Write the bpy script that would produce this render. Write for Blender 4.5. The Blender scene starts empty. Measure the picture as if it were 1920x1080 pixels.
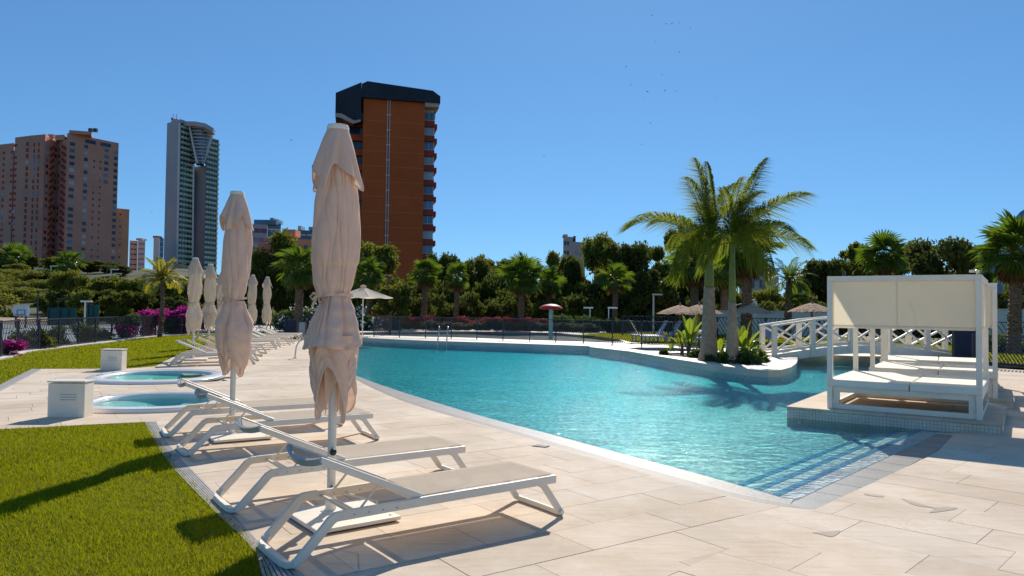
import bpy, math, random
import numpy as np
from mathutils import Vector, Matrix, noise
from mathutils.geometry import tessellate_polygon
R = math.radians
S = bpy.context.scene
C = S.collection
rnd = random.Random(7)

# ------------------------------------------------------------------ camera, sky, sun, exposure
CAMZ = 1.6; FOC = 1387.0
PITCH = math.atan(40/1387.0); ROLL = 0.012
fw = Vector((0, math.cos(PITCH), math.sin(PITCH)))
r0 = Vector((1, 0, 0)); u0 = r0.cross(fw)
rt = (r0*math.cos(ROLL) + u0*math.sin(ROLL)); up = (u0*math.cos(ROLL) - r0*math.sin(ROLL))
cam_d = bpy.data.cameras.new('camera'); cam = bpy.data.objects.new('camera', cam_d); C.objects.link(cam)
cam_d.lens = FOC/1920*36; cam_d.sensor_width = 36; cam_d.clip_end = 6000; cam_d.clip_start = .05
cam.matrix_world = Matrix(((rt.x, up.x, -fw.x, 0), (rt.y, up.y, -fw.y, 0), (rt.z, up.z, -fw.z, CAMZ), (0, 0, 0, 1)))
S.camera = cam

SUN_EL = 37.5; SUN_AZ = math.degrees(math.atan(.165))      # azimuth measured from +Y towards +X
W = bpy.data.worlds.new('World'); S.world = W; W.use_nodes = True
nt = W.node_tree; nt.nodes.clear()
wo = nt.nodes.new('ShaderNodeOutputWorld'); bg = nt.nodes.new('ShaderNodeBackground'); sk = nt.nodes.new('ShaderNodeTexSky')
sk.sky_type = 'NISHITA'; sk.sun_disc = False; sk.sun_elevation = R(SUN_EL); sk.sun_rotation = R(SUN_AZ)
sk.altitude = 0; sk.air_density = .8; sk.dust_density = 0.1; sk.ozone_density = 5.0
sc1 = nt.nodes.new('ShaderNodeVectorMath'); sc1.operation = 'SCALE'; sc1.inputs['Scale'].default_value = .12      # camera response of a clear, hazeless sky
gm = nt.nodes.new('ShaderNodeGamma'); gm.inputs['Gamma'].default_value = .66
sc2 = nt.nodes.new('ShaderNodeVectorMath'); sc2.operation = 'MULTIPLY'; sc2.inputs[1].default_value = (.325/.12, .565/.12, .765/.12)
nt.links.new(sk.outputs[0], sc1.inputs[0]); nt.links.new(sc1.outputs[0], gm.inputs[0]); nt.links.new(gm.outputs[0], sc2.inputs[0]); nt.links.new(sc2.outputs[0], bg.inputs[0])
bg.inputs[1].default_value = .12
nt.links.new(bg.outputs[0], wo.inputs[0])
sl = bpy.data.lights.new('sun', 'SUN'); sl.energy = 4.5; sl.angle = R(.55); sl.color = (1, .93, .83)
sun = bpy.data.objects.new('sun', sl); C.objects.link(sun)
sd = Vector((math.sin(R(SUN_AZ))*math.cos(R(SUN_EL)), math.cos(R(SUN_AZ))*math.cos(R(SUN_EL)), math.sin(R(SUN_EL))))
sun.rotation_euler = sd.to_track_quat('Z', 'Y').to_euler()
S.view_settings.view_transform = 'Standard'; S.view_settings.look = 'None'
S.view_settings.exposure = 0.16; S.view_settings.gamma = 1; S.view_settings.use_curve_mapping = False
S.cycles.max_bounces = 10; S.cycles.transparent_max_bounces = 24; S.cycles.use_denoising = True
S.cycles.caustics_reflective = False; S.cycles.caustics_refractive = False; S.cycles.sample_clamp_indirect = 6

def ray(px, py): return fw*FOC + rt*(px-960) - up*(py-540)
def G(px, py, z=0.0):                      # ground point seen at a pixel of the photograph
    d = ray(px, py); t = (z-CAMZ)/d.z
    return Vector((d.x*t, d.y*t, z))
def A(px, py, Y):                          # point at a known distance
    d = ray(px, py); t = Y/d.y
    return Vector((d.x*t, Y, CAMZ+d.z*t))

# ------------------------------------------------------------------ materials
MT = {}
def nodes(name):
    m = bpy.data.materials.new(name); m.use_nodes = True; n = m.node_tree
    return m, n, n.nodes['Principled BSDF'], n.nodes['Material Output']
def mat(name, col, rough=.6, metal=0, var=.12, nscale=6, bump=0, bscale=40, trans=0, tcol=None, coords='Object', rndv=0, spec=.5, stretch=None, darkspots=0, alpha=None):
    m, n, b, out = nodes(name); L = n.links; N = n.nodes
    tc = N.new('ShaderNodeTexCoord'); src = tc.outputs[coords] if coords != 'World' else None
    if coords == 'World':
        g = N.new('ShaderNodeNewGeometry'); src = g.outputs['Position']
    if stretch:
        mp = N.new('ShaderNodeMapping'); mp.inputs['Scale'].default_value = stretch[:3]
        if len(stretch) > 3: mp.inputs['Rotation'].default_value = (0, 0, stretch[3])
        L.new(src, mp.inputs[0]); src = mp.outputs[0]
    nz = N.new('ShaderNodeTexNoise'); nz.inputs['Scale'].default_value = nscale; nz.inputs['Detail'].default_value = 6
    nz.inputs['Roughness'].default_value = .62; L.new(src, nz.inputs['Vector'])
    cr = N.new('ShaderNodeValToRGB'); e = cr.color_ramp.elements
    e[0].position = .3; e[1].position = .7
    e[0].color = [max(0, c*(1-var*1.4)) for c in col]+[1]; e[1].color = [min(1, c*(1+var)) for c in col]+[1]
    L.new(nz.outputs[0], cr.inputs[0]); cout = cr.outputs[0]
    if rndv:
        oi = N.new('ShaderNodeObjectInfo'); mr = N.new('ShaderNodeMapRange'); mr.inputs[3].default_value = 1-rndv; mr.inputs[4].default_value = 1+rndv*.6
        L.new(oi.outputs['Random'], mr.inputs[0]); mx = N.new('ShaderNodeVectorMath'); mx.operation = 'SCALE'
        L.new(cout, mx.inputs[0]); L.new(mr.outputs[0], mx.inputs['Scale']); cout = mx.outputs[0]
    if darkspots:
        n2 = N.new('ShaderNodeTexNoise'); n2.inputs['Scale'].default_value = nscale*4.3; n2.inputs['Detail'].default_value = 5; L.new(src, n2.inputs['Vector'])
        r2 = N.new('ShaderNodeValToRGB'); q = r2.color_ramp.elements; q[0].position = .26; q[0].color = [1-darkspots]*3+[1]; q[1].position = .36; q[1].color = (1, 1, 1, 1)
        L.new(n2.outputs[0], r2.inputs[0]); mm = N.new('ShaderNodeMix'); mm.data_type = 'RGBA'; mm.blend_type = 'MULTIPLY'; mm.inputs[0].default_value = 1
        L.new(cout, mm.inputs[6]); L.new(r2.outputs[0], mm.inputs[7]); cout = mm.outputs[2]
    L.new(cout, b.inputs['Base Color'])
    b.inputs['Roughness'].default_value = rough; b.inputs['Metallic'].default_value = metal
    b.inputs['Specular IOR Level'].default_value = spec
    if bump:
        n3 = N.new('ShaderNodeTexNoise'); n3.inputs['Scale'].default_value = bscale; n3.inputs['Detail'].default_value = 4; L.new(src, n3.inputs['Vector'])
        bp = N.new('ShaderNodeBump'); bp.inputs['Strength'].default_value = bump; bp.inputs['Distance'].default_value = .02
        L.new(n3.outputs[0], bp.inputs['Height']); L.new(bp.outputs[0], b.inputs['Normal'])
    last = b.outputs[0]
    if trans:
        t = N.new('ShaderNodeBsdfTranslucent')
        if tcol: t.inputs[0].default_value = (*tcol, 1)
        else: L.new(cout, t.inputs[0])
        ms = N.new('ShaderNodeMixShader'); ms.inputs[0].default_value = trans
        L.new(last, ms.inputs[1]); L.new(t.outputs[0], ms.inputs[2]); last = ms.outputs[0]
    if alpha is not None:
        t = N.new('ShaderNodeBsdfTransparent'); ms = N.new('ShaderNodeMixShader'); ms.inputs[0].default_value = 1-alpha
        L.new(last, ms.inputs[1]); L.new(t.outputs[0], ms.inputs[2]); last = ms.outputs[0]
    L.new(last, out.inputs[0]); MT[name] = m
    return m

def stone_mat(name, rv, fade=1.0):      # honed travertine: cloudy tone, long veins, small pits
    m = mat(name, (.76, .64, .505), .78, var=.085, nscale=1.1, bump=.07, bscale=140, coords='World', rndv=rv, darkspots=.06, spec=.12)
    n = m.node_tree; b = n.nodes['Principled BSDF']; N = n.nodes; L = n.links
    src = b.inputs['Base Color'].links[0].from_socket; g = N.new('ShaderNodeNewGeometry')
    for rot, sc, lo, dk in ((.61, (1.2, 14, 1), .36, .93), (-.78, (1.0, 9, 1), .32, .94), (.3, (.30, .24, 1), .42, .90), (.9, (1.1, .8, 1), .38, .94)):
        mp = N.new('ShaderNodeMapping'); mp.inputs['Rotation'].default_value = (0, 0, -rot); mp.inputs['Scale'].default_value = sc; L.new(g.outputs['Position'], mp.inputs[0])
        z = N.new('ShaderNodeTexNoise'); z.inputs['Scale'].default_value = 1.6; z.inputs['Detail'].default_value = 7; z.inputs['Roughness'].default_value = .68; L.new(mp.outputs[0], z.inputs['Vector'])
        r_ = N.new('ShaderNodeValToRGB'); q = r_.color_ramp.elements; q[0].position = lo; q[0].color = (dk, dk*.965, dk*.92, 1); q[1].position = lo+.16; q[1].color = (1, 1, 1, 1); L.new(z.outputs[0], r_.inputs[0])
        k = N.new('ShaderNodeMix'); k.data_type = 'RGBA'; k.blend_type = 'MULTIPLY'; k.inputs[0].default_value = 1; L.new(src, k.inputs[6]); L.new(r_.outputs[0], k.inputs[7]); src = k.outputs[2]
    v = N.new('ShaderNodeTexVoronoi'); v.inputs['Scale'].default_value = 34; mp = N.new('ShaderNodeMapping'); mp.inputs['Scale'].default_value = (.5, 1.6, 1); mp.inputs['Rotation'].default_value = (0, 0, -.6); L.new(g.outputs['Position'], mp.inputs[0]); L.new(mp.outputs[0], v.inputs['Vector'])
    zz = N.new('ShaderNodeTexNoise'); zz.inputs['Scale'].default_value = 2.2; L.new(g.outputs['Position'], zz.inputs['Vector'])
    th = N.new('ShaderNodeMapRange'); th.inputs[1].default_value = .52; th.inputs[2].default_value = .72; th.inputs[3].default_value = .0; th.inputs[4].default_value = .26; L.new(zz.outputs[0], th.inputs[0])
    lt = N.new('ShaderNodeMath'); lt.operation = 'LESS_THAN'; L.new(v.outputs['Distance'], lt.inputs[0]); L.new(th.outputs[0], lt.inputs[1])
    k = N.new('ShaderNodeMix'); k.data_type = 'RGBA'; k.blend_type = 'MULTIPLY'; L.new(lt.outputs[0], k.inputs[0]); L.new(src, k.inputs[6]); k.inputs[7].default_value = (.66, .60, .53, 1)
    L.new(k.outputs[2], b.inputs['Base Color'])
stone_mat('stone', .08); stone_mat('stone_far', 0)
mat('joint', (.34, .27, .21), .9, coords='World', nscale=9)
mat('coping', (.68, .60, .49), .55, var=.07, nscale=1.3, coords='World', darkspots=.08)
mat('soil', (.13, .08, .05), .95, nscale=5, bump=.8, bscale=20, coords='World')
mat('earth', (.20, .15, .095), .95, nscale=.12, var=.35, bump=.6, bscale=2, coords='World')
mat('scrub', (.075, .08, .022), .95, nscale=.09, var=.5, bump=.8, bscale=1.2, coords='World')
mat('path_dirt', (.36, .26, .17), .95, nscale=.4, coords='World', var=.2)
mat('lawn', (.13, .155, .006), .9, nscale=1.6, var=.32, bump=.8, bscale=60, coords='World')
mat('grass_blade', (.21, .245, .006), .6, nscale=1.1, var=.42, coords='World', trans=.45, tcol=(.44, .45, .010), spec=.1)
def dry_patches(m, dry):
    n = MT[m].node_tree; b = n.nodes['Principled BSDF']; src = b.inputs['Base Color'].links[0].from_socket; N = n.nodes; L = n.links
    g = N.new('ShaderNodeNewGeometry'); z = N.new('ShaderNodeTexNoise'); z.inputs['Scale'].default_value = .75; z.inputs['Detail'].default_value = 7; z.inputs['Roughness'].default_value = .7; L.new(g.outputs['Position'], z.inputs['Vector'])
    r_ = N.new('ShaderNodeMapRange'); r_.inputs[1].default_value = .48; r_.inputs[2].default_value = .72; r_.inputs[4].default_value = .8; L.new(z.outputs[0], r_.inputs[0])
    z2 = N.new('ShaderNodeTexNoise'); z2.inputs['Scale'].default_value = 9; z2.inputs['Detail'].default_value = 4; L.new(g.outputs['Position'], z2.inputs['Vector'])
    r2 = N.new('ShaderNodeValToRGB'); q = r2.color_ramp.elements; q[0].position = .35; q[0].color = (.62, .70, .6, 1); q[1].position = .62; q[1].color = (1.0, 1.0, 1.0, 1); L.new(z2.outputs[0], r2.inputs[0])
    k = N.new('ShaderNodeMix'); k.data_type = 'RGBA'; L.new(r_.outputs[0], k.inputs[0]); L.new(src, k.inputs[6]); k.inputs[7].default_value = (*dry, 1)
    k2 = N.new('ShaderNodeMix'); k2.data_type = 'RGBA'; k2.blend_type = 'MULTIPLY'; k2.inputs[0].default_value = 1; L.new(k.outputs[2], k2.inputs[6]); L.new(r2.outputs[0], k2.inputs[7]); L.new(k2.outputs[2], b.inputs['Base Color'])
dry_patches('lawn', (.19, .15, .02)); dry_patches('grass_blade', (.30, .25, .03))
mat('grate', (.42, .39, .36), .55, metal=.15, var=.15, nscale=8)
mat('grate_tan', (.37, .31, .255), .5, var=.12, nscale=9)
mat('void', (.02, .02, .02), .9)
mat('white_metal', (.84, .755, .62), .38, var=.05, nscale=5, bump=.06, bscale=90)
mat('white_paint', (.90, .80, .65), .42, var=.05, nscale=4, bump=.05)
mat('white_plastic', (.85,.82,.78), .22, var=.03, nscale=3)
mat('bow_grey', (.40, .43, .43), .4, var=.08)
mat('sling', (.70, .635, .52), .75, var=.04, nscale=14, bump=.35, bscale=900, trans=.35, tcol=(.80, .62, .40), alpha=.72)
mat('canvas_taupe', (.86, .64, .50), .9, var=.06, nscale=7, bump=.12, bscale=300, trans=.20, tcol=(.90, .68, .52), spec=.1)
mat('canvas_cream', (.76, .71, .62), .9, var=.05, nscale=7, bump=.12, bscale=300, trans=.50, tcol=(.85, .72, .54), spec=.1)
mat('screen_fabric', (.83, .81, .75), .8, var=.03, nscale=3, bump=.1, bscale=400, trans=.60, tcol=(.95, .88, .72), spec=.1, alpha=.90)
mat('mattress', (.88, .82, .70), .8, var=.04, nscale=5, bump=.25, bscale=60, spec=.2)
mat('black', (.015, .015, .017), .35)
mat('dark_metal', (.028, .034, .048), .45, var=.1)
mat('steel', (.55, .56, .57), .22, metal=1, var=.05)
mat('tile_grey', (.78, .68, .54), .35, nscale=5, var=.12, coords='World', rndv=.18)
mat('grout', (.40, .38, .33), .8)
mat('navy', (.012, .02, .055), .6, var=.2)
mat('terracotta', (.62, .105, .018), .9, nscale=.25, var=.10, coords='World', bump=.2, bscale=3)
mat('brick_red', (.38, .055, .035), .85, var=.15, coords='World', nscale=.6)
mat('roof_black', (.018, .02, .032), .7, nscale=.4, var=.3, coords='World')
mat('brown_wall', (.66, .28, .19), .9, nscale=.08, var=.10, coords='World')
mat('brown_wall_lit', (.72, .32, .17), .9, nscale=.08, var=.08, coords='World')  # lighter copy of the brown wall, sunlight put into the colour
mat('window_dark', (.03, .045, .07), .12, var=.4, nscale=.3, coords='World', rndv=.5)
mat('window_pale', (.42, .46, .50), .3, var=.2, coords='World', rndv=.3)
mat('window_blue', (.10, .20, .30), .12, var=.3, nscale=.2, coords='World', rndv=.4)
mat('tower_grey', (.42, .39, .40), .8, nscale=.05, var=.10, coords='World')
mat('tower_green', (.52, .62, .42), .6, nscale=.06, var=.25, coords='World')
mat('tower_line', (.62, .62, .6), .6)
mat('white_wall', (.70, .66, .60), .85, var=.06, nscale=.5, coords='World')
mat('pink_wall', (.62, .43, .36), .85, var=.07, nscale=.3, coords='World')
mat('bark', (.13, .085, .055), .95, nscale=9, var=.4, bump=1, bscale=14)
mat('palm_bark', (.20, .125, .075), .95, nscale=12, var=.45, bump=1, bscale=22)
mat('royal_trunk', (.37, .27, .185), .8, nscale=6, var=.22, bump=.5, bscale=30)
mat('crownshaft', (.20, .22, .03), .4, nscale=4, var=.25)
mat('pine_leaf', (.16, .175, .03), .75, nscale=.55, var=.5, coords='World', trans=.40, tcol=(.24, .26, .03), rndv=.25, spec=.15)
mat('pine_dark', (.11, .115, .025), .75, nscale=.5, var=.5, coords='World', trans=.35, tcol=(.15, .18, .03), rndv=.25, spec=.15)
mat('olive_leaf', (.17, .18, .035), .75, nscale=.5, var=.5, coords='World', trans=.42, tcol=(.30, .30, .04), rndv=.25, spec=.15)
mat('palm_leaf', (.12, .18, .02), .42, nscale=2, var=.4, coords='World', trans=.42, tcol=(.18, .27, .016), rndv=.25)
mat('palm_dry', (.20, .11, .045), .8, nscale=2, var=.4, coords='World', trans=.3, tcol=(.3, .14, .03), rndv=.2)
mat('royal_leaf', (.11, .15, .022), .75, nscale=2, var=.45, coords='World', trans=.5, tcol=(.34, .38, .035), rndv=.25, spec=.1)
mat('yellow_leaf', (.15, .16, .02), .45, nscale=2, var=.4, coords='World', trans=.5, tcol=(.42, .38, .03), rndv=.2)
mat('banana_leaf', (.09, .16, .018), .35, nscale=4, var=.3, trans=.5, tcol=(.32, .42, .03), rndv=.2)
mat('shrub_leaf', (.05, .09, .02), .7, nscale=2, var=.45, coords='World', trans=.35, tcol=(.13, .2, .02), rndv=.2)
mat('silver_leaf', (.13, .14, .075), .8, nscale=2, var=.35, coords='World', trans=.3)
mat('magenta', (.30, .015, .16), .7, nscale=3, var=.5, coords='World', trans=.45, tcol=(.55, .02, .30))
mat('red_flower', (.30, .035, .03), .7, nscale=3, var=.5, coords='World', trans=.35, tcol=(.4, .04, .04))
mat('white_flower', (.7, .7, .66), .7, trans=.3)
mat('straw', (.44, .26, .14), .95, nscale=14, var=.4, bump=1, bscale=40, trans=.1)
mat('straw_light', (.62, .40, .24), .95, nscale=14, var=.3, bump=1, bscale=40)
mat('wood', (.24, .13, .07), .8, nscale=10, var=.3)
mat('mushroom_red', (.60, .012, .018), .55, var=.08, trans=.15, tcol=(.7, .02, .02))
mat('mint_pole', (.35, .60, .50), .4)
mat('lounge_blue', (.36, .42, .50), .5, var=.05)
mat('board', (.62, .66, .66), .5)
mat('net_green', (.02, .10, .08), .9, var=.2, nscale=4)
mat('step_blue', (.05, .40, .66), .3, var=.15, nscale=20)
mat('pool_floor', (.70, .75, .71), .45, nscale=3, var=.08, coords='World')
def mosaic(m, scale, lo, hi):      # small glazed mosaic tiles; their tone spread can also carry painted ripple light
    n = MT[m].node_tree; b = n.nodes['Principled BSDF']; src = b.inputs['Base Color'].links[0].from_socket
    g = n.nodes.new('ShaderNodeNewGeometry'); v = n.nodes.new('ShaderNodeTexVoronoi'); v.distance = 'CHEBYCHEV'; v.inputs['Scale'].default_value = scale; v.inputs['Randomness'].default_value = .25
    n.links.new(g.outputs['Position'], v.inputs['Vector']); s = n.nodes.new('ShaderNodeSeparateColor'); n.links.new(v.outputs['Color'], s.inputs[0])
    r_ = n.nodes.new('ShaderNodeMapRange'); r_.inputs[3].default_value = lo; r_.inputs[4].default_value = hi; n.links.new(s.outputs[0], r_.inputs[0])
    k = n.nodes.new('ShaderNodeVectorMath'); k.operation = 'SCALE'; n.links.new(src, k.inputs[0]); n.links.new(r_.outputs[0], k.inputs['Scale']); n.links.new(k.outputs[0], b.inputs['Base Color'])
mosaic('pool_floor', 22, .50, 1.42)  # wide tone range puts the water's bright and dark ripple speckle into the tiles
mat('step_tile', (.90, .90, .86), .45, nscale=3, var=.05, coords='World'); mosaic('step_tile', 22, .80, 1.08)
mat('pool_wall', (.55, .78, .76), .45, nscale=3, var=.08, coords='World')
mat('wet_tile', (.27, .255, .225), .42, nscale=2.5, var=.14, coords='World', bump=.10, bscale=30, spec=.35)
mat('kids_floor', (.30, .46, .42), .5, nscale=1, var=.15, coords='World')
mat('court', (.27, .30, .32), .8, coords='World')
mat('mountain', (.16, .21, .30), .95, nscale=.01, var=.2, coords='World')  # bluish distance haze is mixed into the rock colour
mat('bird', (.02, .02, .025), .8)
mat('rust', (.30, .10, .03), .9)

def water_mat(name, absorb, dens, fine=9.0, strength=.5, deep=True, refr=.0, pol=.74):
    m, n, b, out = nodes(name); N = n.nodes; L = n.links; N.remove(b)
    geo = N.new('ShaderNodeNewGeometry')
    mp = N.new('ShaderNodeMapping'); mp.inputs['Scale'].default_value = (1.0, 1.25, 1); mp.inputs['Rotation'].default_value = (0, 0, R(20)); L.new(geo.outputs['Position'], mp.inputs[0])
    hsum = None
    for sc_, w_, dist_ in ((fine, .40, .6), (fine*.42, .55, .8), (fine*2.3, .16, .4), (fine*.09, .8, .3)):
        z = N.new('ShaderNodeTexNoise'); z.inputs['Scale'].default_value = sc_; z.inputs['Detail'].default_value = 2.5; z.inputs['Distortion'].default_value = dist_
        L.new(mp.outputs[0], z.inputs['Vector'])
        k = N.new('ShaderNodeMath'); k.operation = 'MULTIPLY'; k.inputs[1].default_value = w_; L.new(z.outputs[0], k.inputs[0])
        if hsum is None: hsum = k.outputs[0]
        else:
            a = N.new('ShaderNodeMath'); a.operation = 'ADD'; L.new(hsum, a.inputs[0]); L.new(k.outputs[0], a.inputs[1]); hsum = a.outputs[0]
    bp = N.new('ShaderNodeBump'); bp.inputs['Strength'].default_value = strength; bp.inputs['Distance'].default_value = .075; L.new(hsum, bp.inputs['Height'])
    fr = N.new('ShaderNodeFresnel'); fr.inputs['IOR'].default_value = 1.33; L.new(bp.outputs[0], fr.inputs['Normal'])
    gl = N.new('ShaderNodeBsdfGlossy'); gl.inputs['Roughness'].default_value = .03; L.new(bp.outputs[0], gl.inputs['Normal'])
    tr = N.new('ShaderNodeBsdfTransparent'); body = tr.outputs[0]
    if refr:
        rf = N.new('ShaderNodeBsdfRefraction'); rf.inputs['IOR'].default_value = 1.10; rf.inputs['Roughness'].default_value = .0; L.new(bp.outputs[0], rf.inputs['Normal'])
        mm = N.new('ShaderNodeMixShader'); mm.inputs[0].default_value = refr; L.new(tr.outputs[0], mm.inputs[1]); L.new(rf.outputs[0], mm.inputs[2]); body = mm.outputs[0]
    fk_ = N.new('ShaderNodeMath'); fk_.operation = 'MULTIPLY'; fk_.inputs[1].default_value = pol; L.new(fr.outputs[0], fk_.inputs[0])      # photographed through a polarising filter
    mx = N.new('ShaderNodeMixShader'); L.new(fk_.outputs[0], mx.inputs[0]); L.new(body, mx.inputs[1]); L.new(gl.outputs[0], mx.inputs[2])
    L.new(mx.outputs[0], out.inputs[0])
    if dens:
        va = N.new('ShaderNodeVolumeAbsorption'); va.inputs[0].default_value = (*absorb, 1); va.inputs[1].default_value = dens
        L.new(va.outputs[0], out.inputs[1])
    MT[name] = m
water_mat('pool_water', (.02, .87, .90), 1.15, 7.0, 1.0, refr=.0)
water_mat('spa_water', (.30, .95, .80), 1.3, 5.0, .12, pol=.22)
water_mat('kids_water', (.3, .8, .75), 0, 8.0, .3)

# ------------------------------------------------------------------ helpers
def tag(o, label=None, cat=None, group=None, kind=None):
    if label: o['label'] = label
    if cat: o['category'] = cat
    if group: o['group'] = group
    if kind: o['kind'] = kind
    return o
def empty(name, loc, rz=0.0, label=None, cat=None, group=None):
    o = bpy.data.objects.new(name, None); C.objects.link(o); o.empty_display_size = .2
    o.location = loc; o.rotation_euler = (0, 0, rz)
    return tag(o, label, cat, group)
def link(name, me, parent=None, loc=(0, 0, 0), rot=(0, 0, 0), scale=(1, 1, 1)):
    o = bpy.data.objects.new(name, me); C.objects.link(o); o.location = loc; o.rotation_euler = rot; o.scale = scale
    if parent: o.parent = parent
    return o
kids = {}
def children(o):
    return [c for c in bpy.data.objects if c.parent == o]
def copy_tree(o, loc=None, rz=None, scale=None, label=None, group=None, parent=None, chmap=None):
    if chmap is None:
        chmap = {}
        for x in bpy.data.objects:
            if x.parent: chmap.setdefault(x.parent.name, []).append(x)
    c = o.copy(); C.objects.link(c)
    if parent: c.parent = parent
    if loc is not None: c.location = loc
    if rz is not None: c.rotation_euler = (0, 0, rz)
    if scale is not None: c.scale = (scale,)*3 if not hasattr(scale, '__len__') else scale
    if label: c['label'] = label
    if group: c['group'] = group
    for ch in chmap.get(o.name, []): copy_tree(ch, parent=c, chmap=chmap)
    return c

class MB:
    def __init__(s): s.v = []; s.f = []
    def add(s, vs, fs):
        k = len(s.v); s.v += [tuple(v) for v in vs]; s.f += [tuple(i+k for i in f) for f in fs]; return s
    def box(s, c, d, rz=0.0, rot=None):
        hx, hy, hz = d[0]/2, d[1]/2, d[2]/2
        M = rot if rot else Matrix.Rotation(rz, 3, 'Z')
        vs = [Vector(c)+M @ Vector((x, y, z)) for z in (-hz, hz) for y in (-hy, hy) for x in (-hx, hx)]
        return s.add(vs, [(0, 2, 3, 1), (4, 5, 7, 6), (0, 1, 5, 4), (2, 6, 7, 3), (0, 4, 6, 2), (1, 3, 7, 5)])
    def bbox(s, a, b):
        return s.box([(a[i]+b[i])/2 for i in range(3)], [abs(b[i]-a[i]) for i in range(3)])
    def beam(s, p, q, w, h, upv=(0, 0, 1)):
        p = Vector(p); q = Vector(q); d = (q-p).normalized(); u = Vector(upv)
        if abs(d.dot(u)) > .98: u = Vector((0, 1, 0))
        sx = d.cross(u).normalized()*w/2; sz = sx.cross(d).normalized()*h/2
        vs = [c+a*sx+b*sz for c in (p, q) for a, b in ((-1, -1), (1, -1), (1, 1), (-1, 1))]
        return s.add(vs, [(3, 2, 1, 0), (4, 5, 6, 7), (0, 1, 5, 4), (1, 2, 6, 5), (2, 3, 7, 6), (3, 0, 4, 7)])
    def path(s, pts, w, h, upv=(0, 0, 1), side=None, closed=False, cap=True, n=4, rscale=None):
        """sweep of a rounded/box section along pts; side = fixed sideways vector"""
        pts = [Vector(p) for p in pts]; m = len(pts); rings = []
        for i, p in enumerate(pts):
            a = pts[(i-1) % m] if (closed or i > 0) else pts[i]; b = pts[(i+1) % m] if (closed or i < m-1) else pts[i]
            d = (b-a).normalized()
            if side is not None:
                sx = Vector(side).normalized(); sz = sx.cross(d).normalized()
            else:
                u = Vector(upv)
                if abs(d.dot(u)) > .98: u = Vector((0, 1, 0))
                sx = d.cross(u).normalized(); sz = sx.cross(d).normalized()
            k = rscale[i] if rscale else 1
            if n == 4: ring = [p+sx*(a_*w/2*k)+sz*(b_*h/2*k) for a_, b_ in ((-1, -1), (1, -1), (1, 1), (-1, 1))]
            else: ring = [p+sx*(math.cos(2*math.pi*j/n)*w/2*k)+sz*(math.sin(2*math.pi*j/n)*h/2*k) for j in range(n)]
            rings.append(ring)
        vs = [v for r_ in rings for v in r_]; fs = []
        for i in range(m if closed else m-1):
            i2 = (i+1) % m
            for j in range(n):
                j2 = (j+1) % n; fs.append((i*n+j, i*n+j2, i2*n+j2, i2*n+j))
        if cap and not closed: fs += [tuple(range(n-1, -1, -1)), tuple((m-1)*n+j for j in range(n))]
        return s.add(vs, fs)
    def tube(s, pts, r, n=8, rscale=None): return s.path(pts, 2*r, 2*r, n=n, rscale=rscale)
    def lathe(s, prof, c=(0, 0, 0), n=20, cap=True):
        vs = []; fs = []
        for r_, z in prof:
            for j in range(n):
                a = 2*math.pi*j/n; vs.append((c[0]+r_*math.cos(a), c[1]+r_*math.sin(a), c[2]+z))
        for i in range(len(prof)-1):
            for j in range(n):
                j2 = (j+1) % n; fs.append((i*n+j, i*n+j2, (i+1)*n+j2, (i+1)*n+j))
        if cap: fs += [tuple(range(n-1, -1, -1)), tuple((len(prof)-1)*n+j for j in range(n))]
        return s.add(vs, fs)
    def prism(s, poly, z0, z1, top=True, bottom=True):
        n = len(poly); vs = [(p[0], p[1], z0) for p in poly]+[(p[0], p[1], z1) for p in poly]
        fs = [(i, (i+1) % n, n+(i+1) % n, n+i) for i in range(n)]
        tri = tessellate_polygon([[Vector((p[0], p[1], 0)) for p in poly]])
        if top: fs += [tuple(n+i for i in t) for t in tri]
        if bottom: fs += [tuple(t) for t in tri]
        return s.add(vs, fs)
    def mesh(s, name, m, smooth=False, inv=None):
        me = bpy.data.meshes.new(name)
        vs = s.v if inv is None else [tuple(inv @ Vector(v)) for v in s.v]
        me.from_pydata(vs, [], s.f); me.validate(clean_customdata=False)
        if m: me.materials.append(MT[m])
        import bmesh
        bm = bmesh.new(); bm.from_mesh(me); bmesh.ops.recalc_face_normals(bm, faces=bm.faces); bm.to_mesh(me); bm.free()
        if smooth:
            me.shade_smooth() if hasattr(me, 'shade_smooth') else None
            if smooth == 'auto': me.set_sharp_from_angle(angle=R(38))
        return me
    def build(s, name, m, parent=None, world=True, smooth=False, bevel=0):
        inv = None
        if parent and world:
            inv = (Matrix.Translation(parent.location) @ Matrix.Rotation(parent.rotation_euler.z, 4, 'Z')).inverted()
        o = link(name, s.mesh(name, m, smooth, inv), parent)
        if bevel:
            b = o.modifiers.new('bevel', 'BEVEL'); b.width = bevel; b.segments = 2; b.limit_method = 'ANGLE'
        return o
def sheet(name, outline, z, m, holes=(), parent=None):
    ls = [[Vector((p[0], p[1], z)) for p in outline]]+[[Vector((p[0], p[1], z)) for p in h] for h in holes]
    tri = tessellate_polygon(ls); vs = [v for l in ls for v in l]
    mb = MB(); mb.add(vs, [tuple(t) for t in tri])
    me = bpy.data.meshes.new(name); me.from_pydata([tuple(v) for v in mb.v], [], mb.f); me.materials.append(MT[m])
    for p in me.polygons:
        if p.normal.z < 0: p.flip()
    return link(name, me, parent)
def np_mesh(name, verts, quads, m, k=4):
    me = bpy.data.meshes.new(name); nv = len(verts); nf = len(quads)
    me.vertices.add(nv); me.vertices.foreach_set('co', np.ascontiguousarray(verts, dtype=np.float32).ravel())
    me.loops.add(nf*k); me.loops.foreach_set('vertex_index', np.ascontiguousarray(quads, dtype=np.int32).ravel())
    me.polygons.add(nf); me.polygons.foreach_set('loop_start', np.arange(nf, dtype=np.int32)*k)
    me.update(calc_edges=True); me.materials.append(MT[m]); return me
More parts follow.
